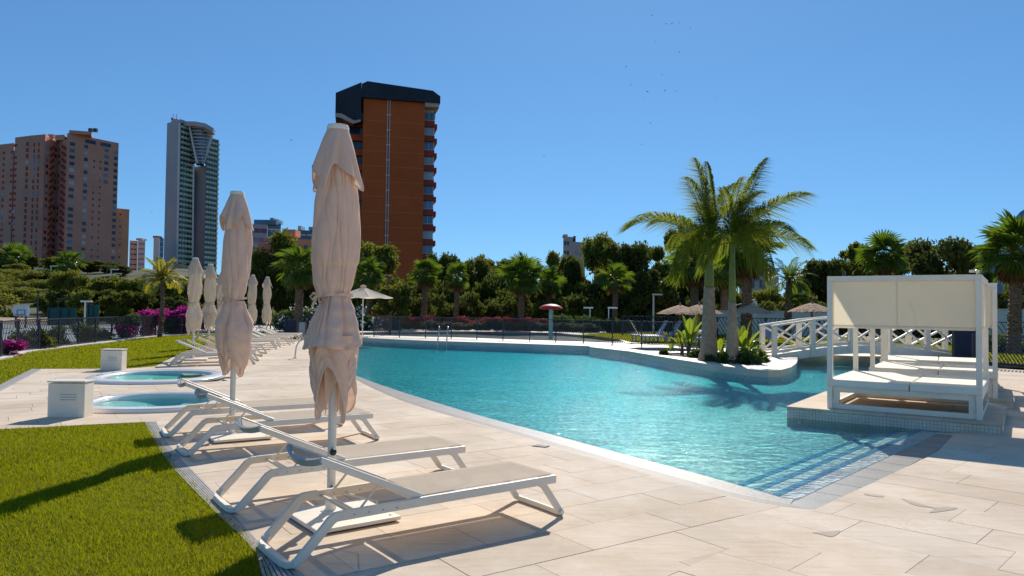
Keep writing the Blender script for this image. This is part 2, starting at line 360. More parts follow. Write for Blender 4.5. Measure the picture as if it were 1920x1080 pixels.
def spline(pts, n=6, closed=False):
    """Catmull-Rom through the points"""
    P = [Vector(p) for p in pts]; out = []; m = len(P)
    for i in range(m if closed else m-1):
        p0 = P[(i-1) % m] if closed or i > 0 else P[i]*2-P[i+1]
        p1 = P[i]; p2 = P[(i+1) % m]; p3 = P[(i+2) % m] if closed or i+2 < m else P[i+1]*2-P[i]
        for j in range(n):
            t = j/n; out.append(.5*((2*p1)+(p2-p0)*t+(2*p0-5*p1+4*p2-p3)*t*t+(3*p1-p0-3*p2+p3)*t**3))
    if not closed: out.append(P[-1])
    return out
def inpoly(x, y, poly):
    x = np.asarray(x); y = np.asarray(y); c = np.zeros(x.shape, bool); n = len(poly); j = n-1
    for i in range(n):
        xi, yi = poly[i][0], poly[i][1]; xj, yj = poly[j][0], poly[j][1]
        if yi != yj: c ^= ((yi > y) != (yj > y)) & (x < (xj-xi)*(y-yi)/(yj-yi)+xi)
        j = i
    return c
def clip(poly, rect):
    """Sutherland-Hodgman: clip polygon by a convex counter-clockwise rect"""
    out = [tuple(p[:2]) for p in poly]
    for i in range(len(rect)):
        a = rect[i]; b = rect[(i+1) % len(rect)]; inp = out; out = []
        if not inp: return []
        def sd_(p): return (b[0]-a[0])*(p[1]-a[1])-(b[1]-a[1])*(p[0]-a[0])
        for k in range(len(inp)):
            p = inp[k]; q = inp[(k+1) % len(inp)]; dp = sd_(p); dq = sd_(q)
            if dp >= 0: out.append(p)
            if (dp >= 0) != (dq >= 0):
                t = dp/(dp-dq); out.append((p[0]+(q[0]-p[0])*t, p[1]+(q[1]-p[1])*t))
    return out
def area(p):
    return abs(sum(p[i][0]*p[(i+1) % len(p)][1]-p[(i+1) % len(p)][0]*p[i][1] for i in range(len(p)))/2)
# ------------------------------------------------------------------ the ground, the pool, the paving
def V2(l): return [(p[0], p[1]) for p in l]
def superellipse(c, a, b, rz, n_=64, e=2.5, z=None):
    out = []
    for k in range(n_):
        t = 2*math.pi*k/n_; x = a*math.copysign(abs(math.cos(t))**(2/e), math.cos(t)); y = b*math.copysign(abs(math.sin(t))**(2/e), math.sin(t))
        out.append((c[0]+x*math.cos(rz)-y*math.sin(rz), c[1]+x*math.sin(rz)+y*math.cos(rz)))
    return out
SPAS = [((-5.75, 12.05), 1.17, 1.12, R(8)), ((-7.75, 16.35), 1.36, 1.5, R(8))]
def GP(l, z=0.0): return [G(x, y, z) for x, y in l]
near_in = V2(GP([(667, 703), (718, 722), (780, 742), (900, 778), (1026, 811), (1160, 847), (1300, 884), (1400, 912), (1487, 937)]))
near_out = V2(GP([(667, 712), (711, 734), (784, 762), (944, 808), (1054, 842), (1168, 875), (1275, 906), (1369, 932), (1467, 950), (1526, 956)]))
near_mid = V2(GP([(667, 707), (714, 728), (783, 755), (936, 798), (1050, 831), (1165, 864), (1280, 896), (1380, 923), (1480, 944)]))
A0 = Vector((near_in[-1][0], near_in[-1][1])); EU = Vector((.673, .7395)); EN = Vector((-.7395, .673))
far_left = [(-8.0, 36.6), (-7.0, 31.0), (-5.4, 24.5), (-4.5, 20.6)]
W_in = far_left+near_in+[tuple(A0+EU*3.2), (5.80, 10.1), (7.0, 12.0), (8.7, 14.4), (10.3, 17.4), (11.6, 20.4), (12.6, 22.6), (14.0, 27.5), (10, 40), (-8, 40)]
ZT = .15
terr_front = [(645, 632.5), (698, 634), (796, 638.5), (943, 643), (1060, 647), (1104, 648.6), (1108, 651), (1180, 659), (1275, 675), (1338, 684.5), (1401, 692),
              (1440, 694.6), (1464, 694), (1482, 689), (1492, 681.5), (1494, 675), (1494, 671), (1501, 667.5), (1560, 665.5), (1610, 668), (1652, 672), (1678, 678)]
TF = V2(GP(terr_front, ZT))
W_water = far_left+near_in+[tuple(A0+EU*3.2), (5.80, 10.1), (7.0, 12.0), (8.7, 14.4), (10.3, 17.4), (11.6, 20.4), (12.6, 22.6), (14.0, 27.5), (10, 29.5), (5, 32.5), (-8.2, 36.9)]
right_out = [tuple(A0+EU*.0+Vector((.17, -.26))), tuple(Vector(near_out[-1])), tuple(A0+EU*1.0+Vector((.26, -.22))), tuple(A0+EU*3.3+Vector((.28, -.22))), (6.1, 9.95)]
# wide terrain sheet with the hill on the left; a hole where the garden of the pool lies
def hill(x, y):
    if y < 45: return -.35
    s = -x/y
    m = max(0, min(1, (s-.27)/.16)); m = m*m*(3-2*m)
    t = max(0, min(1, (y-72)/190)); t = t*t*(3-2*t)
    return -.35+m*(13.5*t)*(1+.05*math.sin(x*.11)+.03*math.sin(y*.17))
gx = sorted(set([-3000, -1800, -1000, -700, -500]+list(range(-400, 60, 8))+[70, 100, 200, 400, 900, 1800, 3000])); gy = sorted(set([-400, -100, -20, 20, 40]+list(range(48, 300, 8))+[330, 400, 600, 1000, 2000, 3500]))
mb = MB(); vs = [(x, y, hill(x, y)) for y in gy for x in gx]; nx = len(gx)
mb.add(vs, [(j*nx+i, j*nx+i+1, (j+1)*nx+i+1, (j+1)*nx+i) for j in range(len(gy)-1) for i in range(nx-1) if not (-20 < (gx[i]+gx[i+1])/2 < 26 and -20 <= gy[j] and gy[j+1] <= 48)])
tag(mb.build('ground', 'scrub', smooth=True), kind='structure')
tag(sheet('garden_ground', [(-60, -25), (60, -25), (60, 70), (-60, 70)], -.06, 'earth', holes=[W_in]+[superellipse(c_, a_*.92, b_*.92, r_) for c_, a_, b_, r_ in SPAS]), kind='structure')
# pool shell
def pool_depth(x, y):
    d = (x-A0.x)*EN.x+(y-A0.y)*EN.y
    t = max(0, min(1, (d-.9)/9.0)); t = t*t*(3-2*t)
    return -(.155+.075*t)
xs = np.arange(-9.5, 15, .35); ys = np.arange(5, 38.5, .35)
vs = [(x, y, pool_depth(x, y)) for y in ys for x in xs]; nx = len(xs)
mb = MB().add(vs, [(j*nx+i, j*nx+i+1, (j+1)*nx+i+1, (j+1)*nx+i) for j in range(len(ys)-1) for i in range(nx-1)
                   if not (xs[i] < -1 and ys[j+1] < 10)])
tag(mb.build('pool_floor', 'pool_floor', smooth=True), kind='structure')
mb = MB(); n = len(W_in)
for i in range(n):
    a = W_in[i]; b = W_in[(i+1) % n]; k = len(mb.v)
    mb.add([(a[0], a[1], -.012), (b[0], b[1], -.012), (b[0], b[1], -1), (a[0], a[1], -1)], [(0, 1, 2, 3)])
tag(mb.build('pool_wall', 'pool_wall'), kind='structure')
# water body: closed mesh whose sides sit 4 mm inside the shell
cx = sum(p[0] for p in W_water)/len(W_water); cy = sum(p[1] for p in W_water)/len(W_water)
ww = [(p[0]+(cx-p[0])*.0004, p[1]+(cy-p[1])*.0004) for p in W_water]
water = MB().prism(ww, -1.05, -.022).build('pool_water', 'pool_water'); tag(water, kind='structure')
# entry steps along the right-hand edge, blue nosing on each
steps = empty('entry_steps', (A0.x, A0.y, -.2), 0, 'submerged entry steps with three blue tiled nosing lines at the near right pool edge', 'pool steps')
def strip(d0, d1, z0, z1, s0=-.25, s1=5.3, skew=.012):
    q = [A0+EU*s0+EN*d0, A0+EU*s1+EN*(d0+skew*s1), A0+EU*s1+EN*(d1+skew*s1), A0+EU*s0+EN*d1]
    return MB().prism([tuple(p) for p in q], z0, z1)
for d1, z in ((.27, -.040), (.54, -.080), (.82, -.125)):
    strip(-.3, d1, z-.25, z).build('step', 'step_tile', steps)
    strip(d1-.075, d1+.002, z-.03, z+.004, -.15).build('nosing', 'step_blue', steps)
# wet rim tiles and drain grating round the near edges
def ribbon(a, b, z0, z1):
    n_ = min(len(a), len(b)); m = MB()
    for i in range(n_-1):
        m.prism([a[i], a[i+1], b[i+1], b[i]], z0, z1)
    return m
def resample(l, n_):
    P = [Vector((p[0], p[1], 0)) for p in l]; d = [0]
    for i in range(1, len(P)): d.append(d[-1]+(P[i]-P[i-1]).length)
    out = []
    for k in range(n_):
        t = d[-1]*k/(n_-1); i = max(j for j in range(len(d)) if d[j] <= t+1e-9); i = min(i, len(P)-2)
        f = (t-d[i])/(d[i+1]-d[i]); out.append(tuple((P[i]+(P[i+1]-P[i])*f)[:2]))
    return out
NR = 60
ci = spline([(p[0], p[1], 0) for p in near_in], 8); cm = spline([(p[0], p[1], 0) for p in near_mid], 8); co = spline([(p[0], p[1], 0) for p in near_out], 8)
ci = resample(ci, NR); cm = resample(cm, NR); co = resample(co, NR)
rim = empty('pool_rim', (A0.x, A0.y, 0), 0); rim['kind'] = 'structure'
for k in range(NR-1):      # rim slabs
    q = [ci[k], ci[k+1], cm[k+1], cm[k]]
    q = [(p[0]+(sum(r_[0] for r_ in q)/4-p[0])*.004, p[1]+(sum(r_[1] for r_ in q)/4-p[1])*.004) for p in q]
    MB().prism(q, -.05, -.010).build('rim_tile', 'wet_tile', rim)
grate = empty('pool_drain_grate', (A0.x, A0.y, 0), 0, 'beige slotted overflow drain grate curving along the near edge of the pool', 'drain grate')
def lerp2(a, b, t): return [(p[0]+(q[0]-p[0])*t, p[1]+(q[1]-p[1])*t) for p, q in zip(a, b)]
NS = 6
for k in range(NS):
    ribbon(lerp2(cm, co, (k+.12)/NS), lerp2(cm, co, (k+.78)/NS), -.03, -.004).build('slat', 'grate_tan', grate)
ribbon(cm, co, -.075, -.045).build('trough', 'void', grate)
# wet strip on the right-hand side
rs = empty('wet_edge_strip', (A0.x, A0.y, 0), 0); rs['kind'] = 'structure'
e0 = A0+Vector((.04, -.04))
for k in range(11):
    p = A0+EU*(k*.47+.03); q = A0+EU*((k+1)*.47+.02)
    if k == 10: q = A0+EU*5.0
    MB().prism([tuple(p+EN*(-.004+.010*0)), tuple(q-EN*.004), tuple(q-EN*.30), tuple(p-EN*.30)], -.05, -.016).build('rim_tile', 'wet_tile', rs)

cor = [tuple(A0+EU*.02-EN*.006), cm[-1], tuple(Vector(near_out[-1])), tuple(A0-EN*.30+EU*.02)]
MB().prism(cor, -.05, -.011).build('rim_tile', 'wet_tile', rs)
tag(sheet('edge_bedding', [tuple(A0), tuple(A0-EN*.45), tuple(A0+EU*3.4-EN*.55), (6.4, 9.9), (6.6, 10.4), (5.82, 10.12), tuple(A0+EU*3.2)], -.021, 'stone_far'), kind='structure')
# paving --------------------------------------------------------------
border = [(-9.35, 13.5), (-11.55, 18.2), (-9.6, 18.6), (-9.3, 19.4), (-10.0, 21.5), (-11.1, 25), (-12.1, 29), (-12.7, 33), (-13.2, 37.5)]
drain_out = V2(GP([(293, 790), (315, 831), (347, 868), (380, 901), (414, 937), (452, 980), (493, 1025), (540, 1058)]))+[(-1.02, 4.1), (-.55, 3.3), (-.1, 2.5), (.2, 1.8)]
drain_in = V2(GP([(270, 792), (297, 841), (324, 878), (362, 918), (403, 960), (450, 1004), (480, 1036)]))+[(-1.40, 4.28), (-1.1, 3.75), (-.72, 3.1), (-.3, 2.4), (0, 1.7)]
BL = Vector(near_out[-1])
left_reg = [tuple(BL), (-1.6, 1.8), (.2, 1.8)] if False else [tuple(BL), (BL.x-4.2, BL.y-4.3)]
left_reg = [tuple(BL), (BL.x-1.5, BL.y-1.53), (BL.x-2.6, BL.y-2.65), (.0, 1.9)]+drain_out[::-1][1:]+[(-6.5, 9.45), (-9.0, 8.3), (-9.2, 8.6), (-8.3, 11.2)]+border+[(-8.1, 37.5)]+far_left+[(p[0], p[1]) for p in co]
# right field
back_deck = [(-3, 1.75), (0.0, 1.75), (2, .45), (14, .45), (20, 3.9), (24, -14), (-14, -14), (-10, 1.1), (-3, 1.1)]
tag(sheet('deck_behind', back_deck, -.006, 'stone_far'), kind='structure')
right_reg = [tuple(BL), (right_out[3]), (5.9, 9.9), (6.1, 10.1), (7.0, 11.98), (8.7, 14.4), (10.3, 17.4), (11.6, 20.4), (12.6, 22.6), (14.3, 23.0), (15.4, 21.0), (17.0, 16.5), (19, 11), (20, 4), (14, 0.5), (2, .5), (.0, 1.9), (BL.x-2.6, BL.y-2.65), (BL.x-1.5, BL.y-1.53)]
def pave(reg, ang, L, Wd, nm, nmax, exclude=()):
    base = sheet(nm, reg, -.03, 'joint', holes=[e for e in exclude]); tag(base, kind='structure')
    ca, sa = math.cos(ang), math.sin(ang); cells = []
    rr = random.Random(3)
    for j in range(-75, 75):
        off = rr.uniform(0, L)
        i = -60; x0 = -60*L+off
        while x0 < 60*L:
            l = L*rr.choice((1, 1, 1, .66, 1.33)); g = .0025
            loc = [(x0+g, j*Wd+g), (x0+l-g, j*Wd+g), (x0+l-g, (j+1)*Wd-g), (x0+g, (j+1)*Wd-g)]; x0 += l
            rc = [(x*ca-y*sa, x*sa+y*ca) for x, y in loc]
            cxx = sum(p[0] for p in rc)/4; cyy = sum(p[1] for p in rc)/4
            if cyy < .3 or cyy > 39 or abs(cxx) > 22: continue
            if exclude and any(inpoly(cxx, cyy, e) for e in exclude): continue
            pl = clip(reg, rc)
            cl = []
            for p in pl:
                if not cl or math.hypot(p[0]-cl[-1][0], p[1]-cl[-1][1]) > 1e-4: cl.append(p)
            if len(cl) > 2 and area(cl) > .004:
                vis = cyy > 2.9 and abs(cxx/cyy) < .78
                cells.append((math.hypot(cxx, cyy) if vis else 99+cyy, cl))
    cells.sort(key=lambda c: c[0]); rest = MB()
    for k, (d, pl) in enumerate(cells):
        z = rr.uniform(-.0015, .0012)
        if k < nmax and d < 90: MB().prism(pl, -.028, z, bottom=False).build('paver', 'stone', base)
        else: rest.prism(pl, -.028, z, bottom=False)
    if rest.v:
        o = rest.build('paving_stones', 'stone_far', base); o['kind'] = 'stuff'
    return base
spa_holes = [superellipse(c, a*.92, b*.92, rz) for c, a, b, rz in SPAS]
pave(left_reg, R(35), .95, .47, 'left_paving', 290, spa_holes)
pave(right_reg, R(-45), 1.0, .50, 'right_paving', 290)
# stains of standing water and a patch of worn stone
mat('wet_stone', (.44, .34, .25), .8, nscale=3, var=.1, coords='World')
def blot(px, m, nm):
    q = GP(px, .0022); c = sum(q, Vector())/len(q); P = spline([p for p in q], 3, closed=True); P = [p+Vector((noise.noise(p*9), noise.noise(p*9+Vector((5, 5, 5))), 0))*.012 for p in P]
    tag(sheet(nm, P, .0022, m), kind='structure')
blot([(1690, 934), (1722, 943), (1752, 951), (1793, 951), (1785, 956), (1742, 961), (1752, 953), (1715, 947)], 'wet_stone', 'wet_patch')
blot([(1523, 998), (1560, 996), (1577, 995), (1560, 1006), (1540, 1002)], 'wet_stone', 'wet_patch')
blot([(1730, 818), (1622, 925), (1655, 929), (1650, 932), (1625, 928)][1:], 'wet_stone', 'wet_patch')
sk_ = empty('skimmer_lid', G(1014, 836, .004), R(-28), 'small dark slotted metal drain lid set in the paving beside the curved pool edge', 'drain lid')
for k in range(5): MB().box((k*.035-.07, 0, 0), (.022, .11, .008)).build('slat', 'dark_metal', sk_, world=False)
MB().box((0, 0, -.006), (.19, .13, .006)).build('tray', 'void', sk_, world=False)

# lawn drain channels
def channel(nm, a, b, label):
    a = resample(a, 40); b = resample(b, 40); e = empty(nm, (a[0][0], a[0][1], 0), 0, label, 'drain channel')
    for k in range(7): ribbon(lerp2(a, b, (k+.1)/7), lerp2(a, b, (k+.8)/7), -.03, .004).build('slat', 'grate', e)
    m = MB()
    for k in range(1, 39, 1):
        a_ = Vector(a[k]); b_ = Vector(b[k]); d = Vector((-(b_-a_).y, (b_-a_).x)).normalized()*.012
        m.prism([tuple(a_-d), tuple(b_-d), tuple(b_+d), tuple(a_+d)], -.03, .0015)
    m.build('crossbars', 'grate', e)['kind'] = 'stuff'
    ribbon(a, b, -.06, -.034).build('trough', 'void', e)
channel('lawn_drain', drain_out, drain_in, 'grey slotted drain channel curving between the near lawn and the sun loungers')
channel('lawn_drain', [(-8.15, 11.0), (-9.25, 13.45), (-11.45, 18.1)], [(-8.45, 11.0), (-9.5, 13.45), (-11.75, 18.2)], 'grey slotted drain channel between the far lawn and the paving left of the hot tubs')

# lawns -----------------------------------------------------------------
lawn_near = drain_in+[(-.5, 1.2), (-10, 1.2), (-10, 7.85), (-9, 8.28), (-6.5, 9.38)]
fence_px = [(-560, 760), (-380, 733), (-250, 713), (-140, 697), (0, 672), (33, 662), (72, 657), (110, 652.5), (146, 648), (178, 644.5), (209, 640.5), (238, 637), (268, 633.5), (291, 631), (340, 628.5)]
fence_l = V2(GP(fence_px))
fence_l = fence_l+[(-16.6, 41.6), (-14.0, 43.0), (-11.3, 43.5)]
lawn_far = [(-8.45, 11.0), (-9.5, 13.45), (-11.75, 18.2), (-9.62, 18.62), (-9.32, 19.4), (-10.02, 21.5), (-11.12, 25), (-12.12, 29), (-12.72, 33), (-13.22, 37.5), (-8.2, 38.5), (-8.2, 43)]+fence_l[::-1]+[(-22, 10), (-12, 8.0), (-9.3, 8.7)]
tag(sheet('lawn', lawn_near, -.012, 'lawn'), kind='structure')
tag(sheet('lawn', lawn_far, -.012, 'lawn'), kind='structure')
def blades(nm, poly, dens, h, w, seed, lo=0.0, ymax=99, m='grass_blade', z=-.012, dfun=None):
    rg = np.random.RandomState(seed); P = np.array(poly)
    x0, y0 = P.min(0); x1, y1 = P.max(0); y1 = min(y1, ymax)
    n_ = int((x1-x0)*(y1-y0)*dens); x = rg.uniform(x0, x1, n_); y = rg.uniform(y0, y1, n_)
    k = inpoly(x, y, poly) & (np.abs(x/np.maximum(y, .1)) < (1.15 if y0 < 5 else .85)) & (y > lo)
    if dfun is not None: k &= rg.uniform(0, 1, n_) < dfun(x, y)
    x = x[k]; y = y[k]; n_ = len(x)
    a = rg.uniform(0, math.pi, n_); hh = h*rg.uniform(.55, 1.25, n_)*(1+.25*np.sin(x*2.1+1.3*y)*np.sin(y*1.7)); lean = rg.normal(0, .55, (n_, 2))*hh[:, None]
    sx = np.cos(a)*w/2*(1+0*y); sy = np.sin(a)*w/2
    v = np.zeros((n_, 3, 3)); v[:, 0] = np.stack([x-sx, y-sy, np.full(n_, z)], 1); v[:, 1] = np.stack([x+sx, y+sy, np.full(n_, z)], 1)
    v[:, 2] = np.stack([x+lean[:, 0], y+lean[:, 1], z+hh], 1)
    me = np_mesh(nm, v.reshape(-1, 3), np.arange(n_*3).reshape(-1, 3), m, 3)
    return tag(link(nm, me), kind='stuff')
blades('grass', lawn_near, 11000, .030, .006, 1, lo=3.2, ymax=7.0)
blades('grass', lawn_near, 6500, .034, .009, 2, lo=7.0)
blades('grass', lawn_near, 300, .060, .007, 11, lo=3.2)
blades('grass', [(p[0]+.05, p[1]+.02) for p in drain_in[::-1]]+[(p[0]-.06, p[1]-.03) for p in drain_in], 2600, .040, .008, 12, lo=3.2)
blades('grass', lawn_far, 900, .045, .022, 3, lo=10, ymax=24)
blades('grass', lawn_far, 420, .055, .04, 4, lo=24)

# terrace behind the pool, with the planted island ---------------------------------
terr = TF+[(12.9, 22.2), (14.2, 22.9), (17.5, 24), (20, 33), (24, 55), (-22, 55), (-22, 44), (-11.0, 43.2), (-8.6, 37.0)]
bed = V2(GP([(1228, 664.5), (1300, 671), (1330, 677), (1380, 682), (1405, 684.5), (1428, 679), (1433, 672), (1400, 666), (1340, 664), (1270, 661)], ZT))
pond = V2(GP([(1174, 653), (1200, 651.5), (1260, 651.5), (1300, 655), (1308, 658), (1270, 659), (1210, 657.5)], ZT))
kids = V2(GP([(600, 625), (720, 622), (900, 621.5), (1040, 624), (1110, 629), (1160, 636), (1172, 641.2), (1090, 640), (1000, 637), (900, 633), (800, 630), (700, 628), (600, 628)], ZT))
mb = MB(); n = len(terr)
for i in range(n):
    a = terr[i]; b = terr[(i+1) % n]; mb.add([(a[0], a[1], ZT), (b[0], b[1], ZT), (b[0], b[1], -.03), (a[0], a[1], -.03)], [(0, 1, 2, 3)])
mbw = MB()
for i in range(n):
    a = terr[i]; b = terr[(i+1) % n]; mbw.add([(a[0], a[1], -.03), (b[0], b[1], -.03), (b[0], b[1], -1.1), (a[0], a[1], -1.1)], [(0, 1, 2, 3)])
ts = sheet('terrace', terr, ZT, 'coping', holes=[bed, pond, kids]); tag(ts, kind='structure')
o = mb.build('terrace_wall', 'coping'); o.parent = ts
o = mbw.build('submerged_wall', 'step_tile'); o.parent = ts
tag(sheet('planting_bed', bed, ZT-.05, 'soil'), kind='structure')
tag(sheet('island_spa_basin', pond, ZT-.12, 'kids_floor'), kind='structure')
tag(sheet('island_spa_water', pond, ZT-.02, 'kids_water'), kind='structure')
tag(sheet('paddling_pool_floor', kids, ZT-.16, 'kids_floor'), kind='structure')
tag(sheet('paddling_pool_water', kids, ZT-.03, 'kids_water'), kind='structure')
for nm, hl, zz in (('pond_wall', pond, .12), ('paddling_pool_wall', kids, .16), ('bed_wall', bed, .06)):
    mb = MB(); n = len(hl)
    for i in range(n):
        a = hl[i]; b = hl[(i+1) % n]; mb.add([(a[0], a[1], ZT-.001), (b[0], b[1], ZT-.001), (b[0], b[1], ZT-zz), (a[0], a[1], ZT-zz)], [(0, 1, 2, 3)])
    tag(mb.build(nm, 'coping'), kind='structure')
lawn_mid = V2(GP([(1078, 628), (1110, 629.5), (1165, 637), (1185, 642), (1240, 645), (1300, 649), (1340, 650), (1430, 652), (1470, 652), (1540, 656), (1600, 655), (1610, 634), (1400, 628), (1200, 624)], ZT+.004))
tag(sheet('lawn', lawn_mid, ZT+.004, 'lawn'), kind='structure')
blades('grass', lawn_mid, 260, .06, .05, 5, z=ZT+.004)
lawn_r = [(12.9, 24.8), (14.4, 23.3), (15.6, 21.2), (17.2, 16.6), (30, 14), (40, 30), (30, 45), (14, 45), (13.2, 32)]
tag(sheet('lawn', lawn_r, ZT+.008, 'lawn'), kind='structure')
blades('grass', lawn_r, 160, .08, .055, 6, z=ZT+.008, ymax=36)
# island coping blocks at the rim
tb = MB()
for i in range(6, 17):
    a = Vector(TF[i]); b = Vector(TF[i+1]); d = (b-a).normalized(); nrm = Vector((-d.y, d.x))
    tb.prism([tuple(a-nrm*.02), tuple(b-nrm*.02), tuple(b+nrm*.28), tuple(a+nrm*.28)], ZT-.04, ZT+.012)
o = tb.build('coping_rim', 'coping'); o.parent = ts
# kerb below the left fence
fk = empty('fence_kerb', (fence_l[4][0], fence_l[4][1], 0), 0, 'pale concrete kerb under the dark fence along the far lawn', 'kerb')
for i in range(len(fence_l)-1):
    a = Vector(fence_l[i]); b = Vector(fence_l[i+1]); d = (b-a).normalized(); nr = Vector((d.y, -d.x))
    MB().prism([tuple(a+nr*.25+d*.01), tuple(b+nr*.25-d*.01), tuple(b-nr*.12-d*.01), tuple(a-nr*.12+d*.01)], -.05, .05).build('kerb_stone', 'white_wall', fk)
# ------------------------------------------------------------------ hot tubs and their control boxes
def spa(c, a, b, rz, label):
    e = empty('hot_tub', (c[0], c[1], 0), rz, label, 'hot tub')
    H = .065; prof = [(1.0, .0), (1.0, H*.75), (.985, H), (.80, H+.004), (.775, H-.02), (.76, -.01), (.60, -.12), (.0, -.13)]
    mb = MB(); N_ = 96; rings = []
    def se(k, s, z, top=False):
        t = 2*math.pi*k/N_; e_ = 2.3
        return (a*s*math.copysign(abs(math.cos(t))**(2/e_), math.cos(t)), b*s*math.copysign(abs(math.sin(t))**(2/e_), math.sin(t)), z)
    vs = [se(k, s, z) for s, z in prof[:-1] for k in range(N_)]
    fs = [(i*N_+k, i*N_+(k+1) % N_, (i+1)*N_+(k+1) % N_, (i+1)*N_+k) for i in range(len(prof)-2) for k in range(N_)]
    fs.append(tuple(range((len(prof)-2)*N_, (len(prof)-1)*N_)))
    mb.add(vs, fs); o = mb.build('shell', 'white_plastic', e, world=False, smooth='auto')
    w = MB(); w.add([se(k, .772, H-.024) for k in range(N_)]+[se(k, .66, -.115) for k in range(N_)], [tuple(range(N_)), tuple(range(2*N_-1, N_-1, -1))]+[(k, (k+1) % N_, N_+(k+1) % N_, N_+k) for k in range(N_)])
    w.build('water', 'spa_water', e, world=False)
    g = MB()                                     # overflow grille at the back of the rim
    for k in range(96*2):
        t = R(28+128*k/192); 
        p = Vector((a*.85*math.cos(t)*1.06, b*.85*math.sin(t)*1.06, H+.006)); q = Vector((a*.93*math.cos(t)*1.04, b*.93*math.sin(t)*1.04, H+.006))
        g.beam(p, q, .013, .008)
    g.build('overflow_grille', 'white_plastic', e, world=False)
    gr = MB(); 
    gr.add([(a*s*math.cos(R(28+128*k/40)), b*s*math.sin(R(28+128*k/40)), H+.0035) for s in (.90, .965) for k in range(41)], [(k, k+1, 42+k, 41+k) for k in range(40)])
    gr.build('overflow_slot', 'bow_grey', e, world=False)
    for k in range(3): MB().lathe([(.028, 0), (.03, .012), (.02, .016)], (-a*.87, -b*.14+k*.11, H+.001), 12).build('control_button', 'bow_grey', e, world=False)
    for s_ in (-1, 1):      # seat ledges seen through the water
        MB().prism([(s_*a*.25, -b*.42), (s_*a*.62, -b*.30), (s_*a*.62, b*.30), (s_*a*.25, b*.42)], -.13, -.055).build('seat', 'white_plastic', e, world=False)
spa(*SPAS[0], 'round white hot tub sunk in the paving nearest the camera, with slotted rim')
spa(*SPAS[1], 'larger white hot tub farther back beside the far lawn, full of turquoise water')
def cbox(p, rz, label, s=.5, h=.50):
    e = empty('control_box', p, rz, label, 'box')
    MB().box((0, .13, h/2-.01), (s, .26, h-.02)).build('housing', 'white_paint', e, world=False, bevel=.006)
    MB().box((0, .13, h+.004), (s+.02, .29, .022)).build('lid', 'white_paint', e, world=False, bevel=.004)
    for k in range(3): MB().box((.03, -.001, h*.50+k*.036), (.22, .008, .009)).build('vent_slot', 'bow_grey', e, world=False)
cbox(G(123, 783), R(4), 'white metal control box with three vent slots standing in front of the near hot tub')
cbox(G(208, 694.5), R(3), 'smaller looking white control box at the lawn edge behind the far hot tub')

